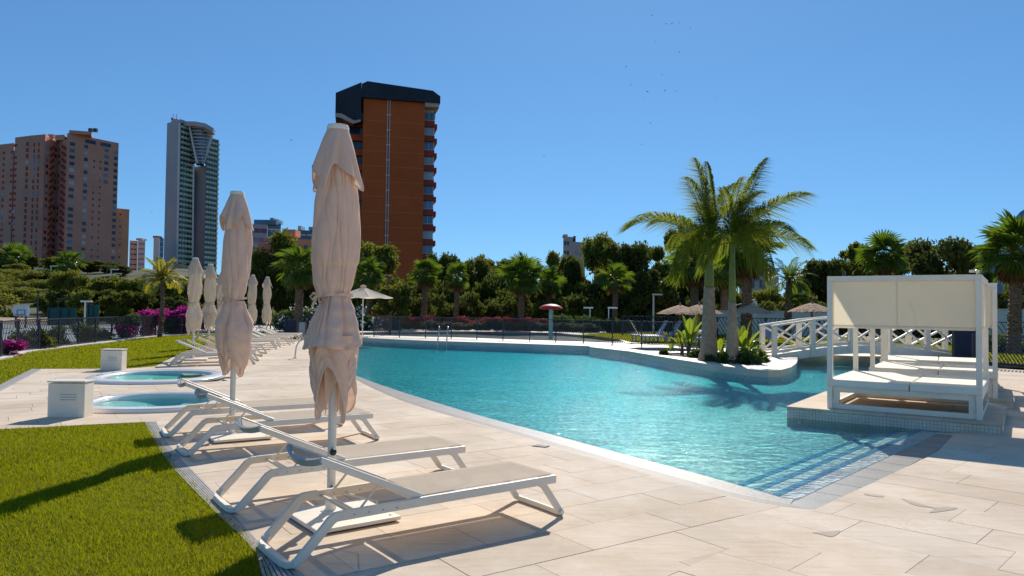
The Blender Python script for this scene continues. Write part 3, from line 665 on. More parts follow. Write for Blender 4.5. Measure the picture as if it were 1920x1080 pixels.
# ------------------------------------------------------------------ sun loungers
def make_lounger(seat='sling', metal='white_metal'):
    e = empty('sun_lounger', (0, 0, 0), 0, 'x', 'sun lounger', 'white sling sun loungers along the lawn')
    Wd = .585; fr = MB()
    for y in (0, Wd):       # side rails running into the head leg
        fr.path([(.335, y, .283), (1.0, y, .293), (2.08, y, .300)], .030, .062, side=(0, 1, 0))
    fr.beam((2.07, 0, .303), (2.07, Wd, .303), .03, .05); fr.beam((.92, 0, .285), (.92, Wd, .285), .03, .03); fr.beam((.44, 0, .272), (.44, Wd, .272), .022, .022)
    fr.build('frame', metal, e, world=False, bevel=.006)
    def loop(pts, nm, w, h):
        m = MB(); m.path(pts, w, h, n=4, upv=(.3, 0, 1)); m.build(nm, metal, e, world=False, bevel=.006)
    def bend(p, q, r_, z0):      # leg loop: down one side, across on the ground, up the other
        L1 = [Vector((p[0], 0, p[1])), Vector((q[0], 0, q[1]))]; d = (L1[0]-L1[1]).normalized()
        pts = [L1[0]]
        c = L1[1]
        for t in (0, .25, .5, .75, 1):
            a_ = c+d*r_; b_ = c+Vector((0, 1, 0))*r_; pts.append(a_*(1-t)**2+c*2*t*(1-t)+b_*t*t)
        mirror = [Vector((v.x, Wd-v.y, v.z)) for v in pts][::-1]
        return pts+mirror
    m = MB()
    # sloping head legs with a soft bend into the rail
    for y in (0, Wd):
        b0 = Vector((.34, y, .283)); b1 = Vector((.285, y, .282)); b2 = Vector((.235, y, .225)); b3 = Vector((.06, y, .045))
        pts = [b0, b1*.35+b0*.65*1.0, b0*.12+b1*.62+b2*.26, b1*.25+b2*.75, b2, b3]
        m.path([b0, Vector((.30, y, .281)), Vector((.268, y, .262)), b2, b3, Vector((.035, y, .032))], .030, .062, side=(0, 1, 0))
    for s_ in (0, 1):
        y0 = Wd*s_; sg = 1-2*s_
        m.path([Vector((.075, y0, .06)), Vector((.045, y0+sg*.005, .032)), Vector((.02, y0+sg*.035, .022)), Vector((.005, y0+sg*.09, .022)), Vector((0, Wd/2, .022))], .055, .042, upv=(.2, 0, 1))
    m.build('leg', metal, e, world=False, bevel=.007)
    m = MB()
    for y in (0.004, Wd-.004): m.path([Vector((1.93, y, .285)), Vector((1.97, y, .26)), Vector((2.13, y, .045)), Vector((2.145, y, .03))], .030, .052, side=(0, 1, 0))
    for s_ in (0, 1):
        y0 = Wd*s_; sg = 1-2*s_
        m.path([Vector((2.12, y0, .058)), Vector((2.145, y0+sg*.008, .030)), Vector((2.16, y0+sg*.04, .021)), Vector((2.165, Wd/2, .021))], .05, .040, upv=(.2, 0, 1))
    m.build('leg', metal, e, world=False, bevel=.007)
    # seat sling
    sm = MB(); nxs = 12
    def sheet_solid(fn, nu, nv, th):
        top = [fn(u/nu, v/nv) for v in range(nv+1) for u in range(nu+1)]
        bot = [Vector(p)-Vector((0, 0, th)) for p in top]; k = len(top); w_ = nu+1
        f = []
        for v in range(nv):
            for u in range(nu):
                a_ = v*w_+u; f += [(a_, a_+1, a_+w_+1, a_+w_), (k+a_+w_, k+a_+w_+1, k+a_+1, k+a_)]
        ring = [u for u in range(nu+1)]+[v*w_+nu for v in range(1, nv+1)]+[nv*w_+u for u in range(nu-1, -1, -1)]+[v*w_ for v in range(nv-1, 0, -1)]
        for i in range(len(ring)):
            a_ = ring[i]; b_ = ring[(i+1) % len(ring)]; f.append((a_, k+a_, k+b_, b_))
        return top+bot, f
    v, f = sheet_solid(lambda a_, b_: Vector((.93+a_*1.135, .016+b_*(Wd-.032), .331+.008*a_-.012*math.sin(math.pi*b_)*math.sin(math.pi*a_)**.5)), 14, 8, .005)
    sm.add(v, f); sm.build('seat', seat, e, world=False, smooth='auto')
    # backrest: frame, drooping headrest bow and sling
    h0 = Vector((.915, 0, .318)); h1 = Vector((.20, 0, .640)); d = (h1-h0)
    bf = MB()
    for y in (.022, Wd-.022): bf.path([h0+Vector((0, y, 0)), h1+Vector((0, y, 0))], .030, .046, side=(0, 1, 0))
    bf.build('backrest_frame', metal, e, world=False, bevel=.005)
    bw = MB(); up_n = Vector((-d.z, 0, d.x)).normalized()*-1
    pts = []
    for k in range(13):
        t = k/12; sag = math.sin(math.pi*t)**.75
        pts.append(h1+Vector((-.035*sag, .008+t*(Wd-.016), 0))+up_n*(-.040*sag)*(-1 if up_n.z < 0 else 1))
    bw.path(pts, .045, .022, upv=(.9, 0, .45)); bw.build('headrest_bow', 'bow_grey' if metal != 'lounge_blue' else metal, e, world=False, smooth='auto')
    bs = MB()
    def bk(a_, b_):
        s_ = math.sin(math.pi*b_); p = h0+d*(.02+.985*a_)
        sag = .012*s_+.044*s_**.75*max(0, (a_-.72)/.28)**2
        n_ = up_n if up_n.z > 0 else -up_n
        return p+Vector((0, .03+b_*(Wd-.06), 0))-n_*sag+n_*.012
    v, f = sheet_solid(bk, 14, 8, .005); bs.add(v, f); bs.build('backrest', seat, e, world=False, smooth='auto')
    st = MB()
    for y in (.05, Wd-.05):
        st.tube([(.47, y, .275), h0+d*.42+Vector((0, y, -.02))], .008, 6)
    st.tube([(.47, .03, .275), (.47, Wd-.03, .275)], .008, 6)
    st.tube([(.60, .0, .27), (.72, Wd/2, .255), (.60, Wd, .27)], .007, 6)
    st.build('backrest_prop', metal, e, world=False)
    sc_ = MB()
    for k in range(4):
        for y, s_ in ((Wd-.016, -1), (-.016, -1), (.016, 1)): sc_.lathe([(.006, -.003), (.006, .003)], (0, 0, 0), 6) if False else sc_.box((.42+k*.10, y+s_*.002, .282), (.008, .006, .008))
    sc_.build('bolts', 'bow_grey', e, world=False)['kind'] = 'stuff'
    return e
LG = make_lounger()
first = True
def put_lounger(p, ang, label, grp='white sling sun loungers along the lawn', src=None):
    global first
    src = src or LG
    if first: o = LG; o.location = p; o.rotation_euler = (0, 0, ang); o['label'] = label; o['group'] = grp; first = False; return o
    return copy_tree(src, p, ang, label=label, group=grp)
def two(p, q): 
    d = q-p; return p, math.atan2(d.y, d.x)
put_lounger(Vector((-1.336, 4.52, 0)), R(35.8), 'nearest white sling lounger, its raised backrest in front of the tallest closed parasol')
put_lounger(Vector((-2.13, 5.72, 0)), R(34.6), 'second white lounger, right behind the nearest one and beside the tallest closed parasol')
put_lounger(Vector((-3.43, 7.86, 0)), R(31.5), 'third white lounger from the camera, in front of the second taupe parasol')
put_lounger(Vector((-4.15, 8.97, 0)), R(29), 'fourth white lounger from the camera, between the second taupe parasol and the near hot tub')
FL = [((322, 686), (479, 683), 'white lounger just behind the far hot tub, under the first cream parasol'),
      ((335, 681), (486, 677), 'second white lounger of the far group, behind the one beside the far hot tub'),
      ((359, 672.5), (493, 668.5), 'third white lounger of the far group, in front of the second cream parasol'),
      ((370, 667.5), (501, 663), 'fourth white lounger of the far group, on the far side of the second cream parasol')]
for a, b, l in FL:
    p = G(*a); q = G(*b); d = (q-p); ang = math.atan2(d.y, d.x); q0 = q-d.normalized()*2.17; put_lounger(Vector((q0.x, q0.y, 0)), ang, l)
FL2 = [((519, 655), 12, 'fifth white lounger of the far group, partly hidden behind the second taupe parasol'),
       ((526, 651), 11, 'sixth white lounger of the far group, its legs just right of the second taupe parasol'),
       ((544, 647.5), 9, 'white lounger with raised back in front of the fourth cream parasol'),
       ((551, 644.5), 8, 'white lounger with raised back just behind the fourth cream parasol'),
       ((562, 640.5), 6, 'last white lounger of the row but one, before the smallest closed parasol'),
       ((566, 638), 5, 'farthest white lounger of the row, beyond the smallest closed parasol')]
for a, ang, l in FL2:
    q = G(*a); put_lounger(Vector((q.x-2.17*math.cos(R(ang)), q.y-2.17*math.sin(R(ang)), 0)), R(ang), l)

# ------------------------------------------------------------------ closed parasols
def closed_parasol(loc, rz, seed, m, label, puff=True, base_rz=.66, nf=8, tall=3.0, wide=1.0):
    e = empty('closed_parasol', loc, 0, label, 'parasol', 'closed cloth parasols between the loungers')
    q = random.Random(seed); ph = [q.uniform(0, 6.28) for _ in range(12)]; tw = q.uniform(1.1, 1.5)*(1 if seed % 2 else -1)
    MB().lathe([(.032, .05), (.032, 1.32), (.029, 1.33), (.029, tall-.02)], n=20).build('pole', 'white_metal', e, world=False, smooth='auto')
    MB().lathe([(.085, tall-.028), (.085, tall-.004), (.078, tall+.012), (.03, tall+.02)], n=28).build('top_cap', 'white_paint', e, world=False, smooth='auto')
    bs = empty('foot', (0, 0, 0)); bs.parent = e
    pm = MB(); pm.box((.10, -.06, .028), (.66, .64, .030), rz=base_rz); o = pm.mesh('foot', 'white_paint'); bpy.data.objects.remove(bs); o = link('base_plate', o, e); b_ = o.modifiers.new('bevel', 'BEVEL'); b_.width = .005; b_.segments = 2
    sp = MB(); sp.box((.10, -.06, .008), (.60, .58, .012), rz=base_rz); link('plate_spacer', sp.mesh('plate_spacer', 'void'), o)
    for i in (-1, 1):
        for j in (-1, 1):
            x = .27*i; y = .26*j; MB().lathe([(.010, .043), (.010, .047)], (.10+x*math.cos(base_rz)-y*math.sin(base_rz), -.06+x*math.sin(base_rz)+y*math.cos(base_rz), 0), 8).build('bolt', 'steel', o, world=False)
    MB().lathe([(.075, .043), (.075, .050), (.042, .055), (.042, .13), (.034, .135)], n=20).build('socket', 'white_metal', e, world=False, smooth='auto')
    kn = MB()
    for zz in (.42,) if not puff else (.22, .50):
        M_ = Matrix.Rotation(R(90), 3, 'X')
        kk = MB().lathe([(.012, .025), (.012, .045), (.024, .046), (.028, .06), (.024, .078), (.012, .082)], n=14)
        kn.add([Matrix.Rotation(R(22), 3, 'Z') @ (M_ @ Vector(v))+Vector((0, 0, zz)) for v in kk.v], kk.f)
    kn.build('clamp_knob', 'black', e, world=False, smooth='auto')
    def surf(nm, zfun, rfun, nth, nz, off=0):
        vs = []
        for j in range(nz+1):
            for i in range(nth):
                th = 2*math.pi*i/nth; t = j/nz
                r_, z_, dth, ox, oy = rfun(th, t)
                vs.append((r_*math.cos(th+dth)+ox, r_*math.sin(th+dth)+oy, z_))
        fs = [(j*nth+i, j*nth+(i+1) % nth, (j+1)*nth+(i+1) % nth, (j+1)*nth+i) for j in range(nz) for i in range(nth)]
        o = MB().add(vs, fs).build(nm, m, e, world=False, smooth=True)
        if nm != 'canopy' and nm != 'lining':       # stitched hem
            h_ = MB().path([Vector(v) for v in vs[-nth:]][::2], .007, .012, closed=True).build('hem', m, o, world=False)
        return o
    def ip(tbl, z):
        for k in range(len(tbl)-1):
            if tbl[k][0] >= z >= tbl[k+1][0]:
                f = (tbl[k][0]-z)/(tbl[k][0]-tbl[k+1][0]); f = f*f*(3-2*f); return tbl[k][1]+(tbl[k+1][1]-tbl[k][1])*f
        return tbl[-1][1] if z < tbl[-1][0] else tbl[0][1]
    def pleat(a, k):      # sharp valleys, rounded crests, 0..1
        return (.5+.5*math.cos(a*k))**.6
    def nz(x, y, z, s, sd=0): return noise.noise(Vector((x*s+sd*7.3+seed, y*s, z*s)))
    zt = tall*.562        # tie height
    prof = [(tall-.04, .060), (tall-.16, .085), (tall-.42, .150), (tall-.62, .170), (tall-.9, .180), (tall-1.05, .176), (zt+.22, .160), (zt+.10, .148), (zt+.03, .128), (zt, .122)]
    def crease(a, w):     # one broad cloth lobe: rounded crest with a narrow valley at its foot
        a = (a+math.pi) % (2*math.pi)-math.pi
        return math.exp(-(a/w)**2)
    def upper(th, t):      # S-shaped laps of cloth: crests bulge sideways over narrow creases
        z_ = tall-.04-(tall-.04-zt)*t
        r_ = ip(prof, z_)*wide; top = min(1, max(0, (tall-.10-z_)/.35)); cx_, sy_ = math.cos(th), math.sin(th)
        near = max(0, 1-(z_-zt)/.35)
        w1 = .45*math.sin(th+ph[0])+.28*math.sin(2*th+1.7*z_+ph[1]); n1 = 6
        s = th+tw*(tall-z_)*.85+w1
        lap = math.sin(n1*s); crest = math.cos(n1*s)
        s2 = th-tw*.30*(tall-z_)+.5*math.sin(2*th+ph[2]); c2 = math.cos(11*s2)
        k = .17*crest*(.55+.45*math.sin(th+ph[7]))+.04*c2-.085*(1-abs(math.sin(7*s2+.6*math.sin(3*z_)))**.30)*(.5+.5*math.sin(2*th+ph[4]))+.03*near*math.cos(23*th+ph[5])
        wob = .07*nz(cx_, sy_, z_*.5, 1.4)+.022*nz(cx_, sy_, z_*1.2, 5.0, 1)
        return r_*(1.0+(k-.06+wob)*top), z_, (.27*lap*(.6+.4*math.sin(th+ph[7]))+.05*math.sin(11*s2))*top, .010*math.sin(z_*3+ph[6])*top, .008*math.cos(z_*2.4)*top
    surf('canopy', None, upper, 360, 90)
    def cap(th, t):
        sc_ = math.cos(4*th+ph[7]*.3); s2 = math.cos(8*th+ph[8]); cx_, sy_ = math.cos(th), math.sin(th)
        L_ = .385+.085*sc_+.025*s2; z_ = tall-.02-L_*t
        r_ = .078+(.138+.020*sc_)*t**.92*wide
        f = pleat(th+.25*math.sin(2*th+ph[9]), 7)
        return r_*(1-.34*t*(1-f)+.10*t*nz(cx_, sy_, t, 1.8, 2)+.03*t*t*math.sin(9*th)), z_, .13*t*math.sin(4*th+ph[3]), 0, 0
    surf('vent_cap', None, cap, 180, 30)
    rz_ = rz
    zl = tall*.25
    if puff:
        puffp = [(0, .120), (.06, .132), (.30, .172), (.60, .212), (.84, .240), (.93, .243), (.975, .225), (1.0, .17)]
        def pf(th, t):
            cx_, sy_ = math.cos(th), math.sin(th)
            r_ = ip([(-a_, b_) for a_, b_ in puffp], -t)*wide
            H_ = .37+.035*math.sin(th+ph[1])+.02*math.cos(3*th+ph[2])
            z_ = zt-H_*min(t, .93)/.93 if t <= .93 else zt-H_+.02*(t-.93)/.07
            s = th+.5*math.sin(th*2+ph[4])+.35*math.sin(3*th+ph[6])
            am1 = .50*math.exp(-t*2.6); am2 = .26*(1-.3*t)
            k = 1-am1*(1-pleat(s, 10))-am2*(1-pleat(th+.4*math.sin(2*th+ph[8])+.25*t, 4))
            return r_*(k+.10*nz(cx_, sy_, t*1.2, 1.7, 3)*t+.05*nz(cx_, sy_, t*2, 4.5, 4)*t+.03)*(1+.09*math.cos(th-R(185))*t), z_, .16*math.sin(10*s)*am1+.22*math.sin(4*(th+.4*math.sin(2*th+ph[8])+.25*t))*am2, 0, 0
        surf('folded_skirt', None, pf, 220, 44)
    z1 = zt-.02 if not puff else zt-.30
    def low(th, t):
        a_ = th-rz_; cx_, sy_ = math.cos(th), math.sin(th)
        hem = zl+.01+(.36 if puff else .24)*(math.cos(2*(a_+math.pi/2))**2)**.9+.04*math.sin(3*th+ph[5])
        z_ = z1-(z1-hem)*t
        base = (.215-.055*t) if puff else ip([(0, .122), (-.10, .150), (-.45, .225), (-.62, .225), (-.85, .185), (-1.0, .14)], -t)
        f = pleat(a_+.30*math.sin(2*th+ph[6])+.35*t, 5); f2 = pleat(a_*1.0-.5*t+ph[1], 9)
        am = (.30+.34*t) if puff else (.30+.36*t)
        return base*wide*(1-am*(1-f)*.62-.16*(1-f2)*(1-.5*t)+.10*nz(cx_, sy_, t*1.5, 1.8, 5)+.04*nz(cx_, sy_, t*3, 5, 6)+.05), z_, .30*min(1, t*2)*math.sin(5*(a_+.30*math.sin(2*th+ph[6])+.35*t)), 0, 0
    surf('skirt', None, low, 240, 60)
    if puff:
        def inn(th, t):
            hem = zl+.03+.25*(math.sin(2*(th-rz_)+.6)**2)
            z_ = z1-(z1-hem)*t; f = pleat(th+.7, 5)
            return (.135-.03*t)*(1-.5*(1-f)), z_, .3*t*math.sin(5*th), 0, 0
        surf('lining', None, inn, 120, 30)
    tie = MB(); pts = []
    for k in range(64):
        th = 2*math.pi*k/64; pts.append(((.130+.010*math.sin(8*th+ph[1]))*math.cos(th)*wide, (.130+.010*math.sin(8*th+ph[1]))*math.sin(th)*wide, zt+.012*math.sin(th+ph[2])))
    tie.path(pts, .012, .022, closed=True)
    kx = -.115*wide; ky = -.06
    tie.path([(kx, ky, zt+.01), (kx-.03, ky-.02, zt+.02), (kx-.055, ky-.02, zt-.005), (kx-.03, ky-.03, zt-.03), (kx, ky-.02, zt)], .010, .018)
    tie.path([(kx, ky, zt), (kx-.02, ky-.03, zt-.05), (kx-.035, ky-.03, zt-.085)], .009, .018)
    tie.path([(kx, ky, zt), (kx+.02, ky-.035, zt-.04), (kx+.03, ky-.04, zt-.06)], .009, .018)
    tie.build('tie_strap', m, e, world=False)
    return e
closed_parasol(G(620, 968), R(0), 3, 'canvas_taupe', 'tallest closed taupe parasol, nearest the camera, rising in front of the red tower block', base_rz=R(37))
closed_parasol(G(434.5, 819), R(20), 8, 'canvas_taupe', 'second closed taupe parasol, standing beside the near hot tub', puff=False, base_rz=R(32), wide=.98)
cp = [((362, 674.5), 5, 'first cream closed parasol, behind the far hot tub, in front of the grey twin tower'), ((391, 662), 10, 'second cream closed parasol, just left of the second taupe parasol'),
      ((414, 650.5), 11, 'third cream closed parasol, almost hidden behind the second taupe parasol'), ((471.5, 641), 14, 'fourth cream closed parasol, just right of the second taupe parasol'),
      ((499, 637.5), 17, 'smallest closed cream parasol, farthest along the row, before the fan palm')]
tall_ = {5: 3.0, 10: 3.0, 11: 2.9, 14: 3.0, 17: 3.0}
for (px, py), sd_, l in cp:
    closed_parasol(G(px, py), R(30*sd_), sd_, 'canvas_cream', l, puff=(sd_ in (10,)), base_rz=R(20), tall=tall_[sd_], wide=1.08)

# open white parasol at the far pool corner
e = empty('open_parasol', G(679.5, 632.5, ZT), 0, 'open off white parasol at the far pool corner, right of the tallest closed parasol', 'parasol')
MB().lathe([(.03, 0), (.03, 2.45)], n=10).build('pole', 'white_metal', e, world=False)
MB().box((0, 0, .03), (.7, .7, .06)).build('base_plate', 'white_paint', e, world=False)
cn = MB(); n = 8
for k in range(n):
    a0 = R(22.5+45*k); a1 = R(22.5+45*(k+1)); p0 = Vector((1.5*math.cos(a0), 1.5*math.sin(a0), 1.95)); p1 = Vector((1.5*math.cos(a1), 1.5*math.sin(a1), 1.95)); t_ = Vector((0, 0, 2.47))
    rows = []
    for j in range(7):
        s_ = j/6; row = []
        for i in range(5):
            u = i/4; v_ = t_.lerp(p0.lerp(p1, u), s_); v_.z -= .05*math.sin(math.pi*u)*s_+.04*math.sin(math.pi*s_); row.append(v_)
        rows += row
    cn.add(rows, [(j*5+i, j*5+i+1, (j+1)*5+i+1, (j+1)*5+i) for j in range(6) for i in range(4)])
cn.build('canopy', 'canvas_cream', e, world=False)
MB().lathe([(.16, 2.44), (.13, 2.53), (.02, 2.56)], n=12).build('vent_cap', 'canvas_cream', e, world=False)
for k in range(8):
    a0 = R(22.5+45*k); MB().beam((.05*math.cos(a0), .05*math.sin(a0), 2.42), (1.48*math.cos(a0), 1.48*math.sin(a0), 1.94), .018, .018).build('rib', 'white_metal', e, world=False)

# pool hand rail on the left
e = empty('pool_handrail', G(553, 672), 0, 'curved brushed metal handrail rising from the paving left of the tallest parasol', 'handrail')
p0 = G(553, 672); p1 = A(556, 650, p0.y+.02); p2 = A(566, 637.5, p0.y+.05); p3 = A(590, 636, p0.y+.1); p4 = A(612, 645, p0.y+.2); p5 = A(622, 664, p0.y+.25); p6 = A(625, 680, p0.y+.25)
MB().tube(spline([p0, p1, p2, p3, p4, p5, p6], 8), .024, 8).build('rail', 'steel', e, smooth=True)
MB().lathe([(.06, 0), (.06, .02), (.03, .03)], (p0.x, p0.y, 0), 12).build('flange', 'steel', e)
# ladder on the far side
e = empty('pool_ladder', G(826, 640, ZT), 0, 'chrome pool ladder with two looped rails on the far edge of the pool', 'ladder')
for px in (822, 838.5):
    a = G(px-1, 640, ZT); b = Vector((a.x+.05, a.y-.55, -.5))
    MB().tube(spline([a, a+Vector((0.05, -.12, .45)), a+Vector((.08, -.3, .63)), a+Vector((.1, -.48, .45)), b+Vector((0, 0, .7)), b], 6), .028, 6).build('rail', 'steel', e, smooth=True)
a = G(822, 640, ZT); b = G(838.5, 640, ZT)
for k in range(2): MB().beam(Vector((a.x+.05, a.y-.55, -.12-k*.2)), Vector((b.x+.05, b.y-.55, -.12-k*.2)), .08, .03).build('rung', 'steel', e)

# ------------------------------------------------------------------ cabanas on their platforms
def make_cabana(fl, ang, label, plabel, main=False):
    ux = Vector((math.cos(ang), math.sin(ang), 0)); uy = Vector((-ux.y, ux.x, 0))
    Wc, Dc, H, P = 1.93, 2.08, 2.01, .15
    o = Vector((fl[0], fl[1], 0))
    pl = empty('daybed_platform', o, ang, plabel, 'platform', 'tiled platforms under the daybeds')
    x0, x1, y0, y1 = -.58, Wc+.26, -.20, Dc+(.50 if main else .3)
    poly = [(x0, y0), (x1, y0), (x1+.02, y1-.5), (x1-.25, y1), (x0, y1)]
    MB().prism(poly, -.9, P-.035).build('block', 'grout', pl, world=False)
    nx_ = 4; k_ = 0
    for i in range(nx_):
        for j in range(3):
            a0, a1 = x0-.02+(x1-x0+.04)*i/nx_, x0-.02+(x1-x0+.04)*(i+1)/nx_; b0, b1 = y0-.02+(y1-y0)*j/3, y0-.02+(y1-y0)*(j+1)/3
            c_ = clip([(p[0]*1.0, p[1]*1.0) for p in [(x0-.02, y0-.02), (x1+.02, y0-.02), (x1+.04, y1-.5), (x1-.24, y1+.02), (x0-.02, y1+.02)]], [(a0+.003, b0+.003), (a1-.003, b0+.003), (a1-.003, b1-.003), (a0+.003, b1-.003)])
            if len(c_) > 2: MB().prism(c_, P-.033, P).build('slab', 'stone', pl, world=False)
    tl = MB(); s_ = .046                     # mosaic on the sides
    z_ = P-.04-s_
    while z_ > -.34:
        n_ = int((x1-x0)/s_)
        for i in range(n_): tl.box((x0+s_*(i+.5), y0-.004, z_+s_/2), (s_-.005, .010, s_-.005))
        n_ = int((y1-.5-y0)/s_)
        for i in range(n_): tl.box((x1+.004, y0+s_*(i+.5), z_+s_/2), (.010, s_-.005, s_-.005)); tl.box((x0-.004, y0+s_*(i+.5), z_+s_/2), (.010, s_-.005, s_-.005))
        z_ -= s_
    t = tl.build('mosaic_tiles', 'tile_grey', pl, world=False); t['kind'] = 'stuff'
    c = empty('daybed_cabana', o+Vector((0, 0, P)), ang, label, 'cabana', 'shaded daybeds beside the pool')
    p = .075
    for x in (0, Wc):
        for y in (0, Dc): MB().box((x, y, H/2-p/2), (p, p, H-p)).build('post', 'white_paint', c, world=False, bevel=.004)
    for y in (0, Dc): MB().box((Wc/2, y, H-p/2+.001), (Wc+p, p, p)).build('top_rail', 'white_paint', c, world=False, bevel=.004)
    for x in (0, Wc): MB().box((x, Dc/2, H-p/2), (p, Dc-p, p-.002)).build('top_rail', 'white_paint', c, world=False, bevel=.004)
    # bed base
    q = .06; fb = .335
    for y in (.03, Dc-.03):
        MB().box((Wc/2, y, .04), (Wc-p, q, .075)).build('base_rail', 'white_paint', c, world=False, bevel=.003)
        MB().box((Wc/2, y, fb-.04), (Wc-p, q, .08)).build('base_rail', 'white_paint', c, world=False, bevel=.003)
    for x in (.0, Wc):
        MB().box((x, Dc/2, .04), (q, Dc-.15, .072)).build('base_rail', 'white_paint', c, world=False, bevel=.003)
        MB().box((x, Dc/2, fb-.04), (q, Dc-.15, .078)).build('base_rail', 'white_paint', c, world=False, bevel=.003)
    for x in (.085, Wc-.085): MB().box((x, .032, .166), (.085, .055, .176)).build('base_post', 'white_paint', c, world=False, bevel=.003)
    for x in (.085, Wc-.085): MB().box((x, Dc-.032, .166), (.085, .055, .176)).build('base_post', 'white_paint', c, world=False, bevel=.003)
    for k in range(9): MB().box((Wc/2, .16+k*(Dc-.32)/8, fb-.03), (Wc-p-.02, .07, .02)).build('bed_slat', 'white_paint', c, world=False)
    # screens
    zs = 1.25; ht = (H-p+zs)/2
    MB().box((Wc/2, .0, ht), (Wc-p-.006, .008, H-p-zs)).build('front_screen', 'screen_fabric', c, world=False)
    MB().box((Wc, Dc/2, ht), (.008, Dc-p-.006, H-p-zs)).build('side_screen', 'screen_fabric', c, world=False)
    MB().box((Wc/2, Dc/2, H-p*.5), (Wc-p-.004, Dc-p-.004, .006)).build('roof_cloth', 'screen_fabric', c, world=False)
    for a_, d_ in (((Wc/2, 0, zs), (Wc-p-.01, .024, .045)), ((Wc, Dc/2, zs), (.024, Dc-p-.01, .045))): MB().box(a_, d_).build('hem_bar', 'screen_fabric', c, world=False, bevel=.006)
    MB().box((Wc*.475, -.006, (H-p+zs)/2), (.012, .006, H-p-zs)).build('seam', 'screen_fabric', c, world=False)
    if main:
        MB().tube([(Wc*.56, -.01, 1.62), (Wc*.60, -.012, 1.40), (Wc*.60, -.01, 1.27)], .003, 4).build('pull_cord', 'white_paint', c, world=False)
        l_ = MB().lathe([(.012, H), (.012, H+.03), (.025, H+.032), (.03, H+.06), (.015, H+.07)], (Wc-.02, .02, 0), 12); l_.box((Wc-.08, .02, H+.05), (.07, .04, .035)); l_.build('lamp', 'white_metal', c, world=False)
    # mattresses
    for k in range(2):
        a0 = -.06 if k == 0 else Wc*.56; a1 = Wc*.56-.012 if k == 0 else Wc+.045
        m_ = empty('daybed_mattress', o+Vector((0, 0, P+fb)), ang, ('left' if k == 0 else 'right')+' white cushion on the '+label.split(',')[0], 'cushion', 'white cushions on the daybeds')
        MB().bbox((a0, -.05, .004), (a1, Dc-.02, .112)).build('cushion', 'mattress', m_, world=False, bevel=.022)
        mm = MB()
        for z_ in (.012, .104): mm.path([(a0+.006, -.052, z_), (a1-.006, -.052, z_)], .010, .010); 
        mm.build('piping', 'mattress', m_, world=False)
    return c
make_cabana((4.88, 11.34), R(-34.7), 'nearest daybed cabana, its big fabric screen facing the camera', 'tiled stone platform reaching into the pool under the nearest daybed cabana', True)
make_cabana((6.80, 13.95), R(-33), 'middle daybed cabana, mostly hidden behind the nearest one', 'tiled stone platform under the middle daybed cabana')
make_cabana((8.22, 16.4), R(-30), 'farthest daybed cabana of the three, glimpsed through the others', 'tiled stone platform under the farthest daybed cabana')

# ------------------------------------------------------------------ footbridge
b0 = G(1452, 669, ZT); b1 = Vector((14.9, 24.3, ZT)); L_ = (b1-b0).length; ang = math.atan2(b1.y-b0.y, b1.x-b0.x)
e = empty('footbridge', b0, ang, 'white arched timber footbridge with crossed railings over the narrow end of the pool', 'bridge')
def arch(x): return .34*math.sin(math.pi*max(0, min(1, x/L_)))
WB = 1.15
for k in range(5+24):
    pass
nd = 36
for k in range(nd):
    xa = L_*k/nd+.01; xb = L_*(k+1)/nd-.01; za, zb = arch(xa), arch(xb)
    MB().beam((xa, WB/2, za+.02), (xb, WB/2, zb+.02), WB-.1, .035).build('plank', 'white_paint', e, world=False)
pp = [(L_*k/20, 0, arch(L_*k/20)) for k in range(21)]
for y in (0, WB):
    MB().path([(x, y, z-.06) for x, _, z in pp], .07, .26, side=(0, 1, 0)).build('side_beam', 'white_paint', e, world=False)
    MB().path([(x, y, z+.14) for x, _, z in pp], .05, .07, side=(0, 1, 0)).build('bottom_rail', 'white_paint', e, world=False)
    hp = [(L_*k/5, y, arch(L_*k/5)+1.02) for k in range(6)]
    MB().path([(hp[0][0]-.1, y, hp[0][2]-.02)]+hp[1:-1]+[(hp[-1][0]+.1, y, hp[-1][2]-.02)], .10, .06, side=(0, 1, 0)).build('hand_rail', 'white_paint', e, world=False)
    for k in range(6):
        x = L_*k/5; z = arch(x); MB().bbox((x-.075, y-.075, z-.18), (x+.075, y+.075, z+.985)).build('post', 'white_paint', e, world=False, bevel=.006)
    for k in range(5):
        xa, xb = L_*k/5+.08, L_*(k+1)/5-.08; za, zb = arch(xa), arch(xb)
        MB().beam((xa, y+.02, za+.20), (xb, y+.02, zb+.93), .05, .06).build('brace', 'white_paint', e, world=False)
        MB().beam((xa, y-.03, za+.93), (xb, y-.03, zb+.20), .04, .06).build('brace', 'white_paint', e, world=False)

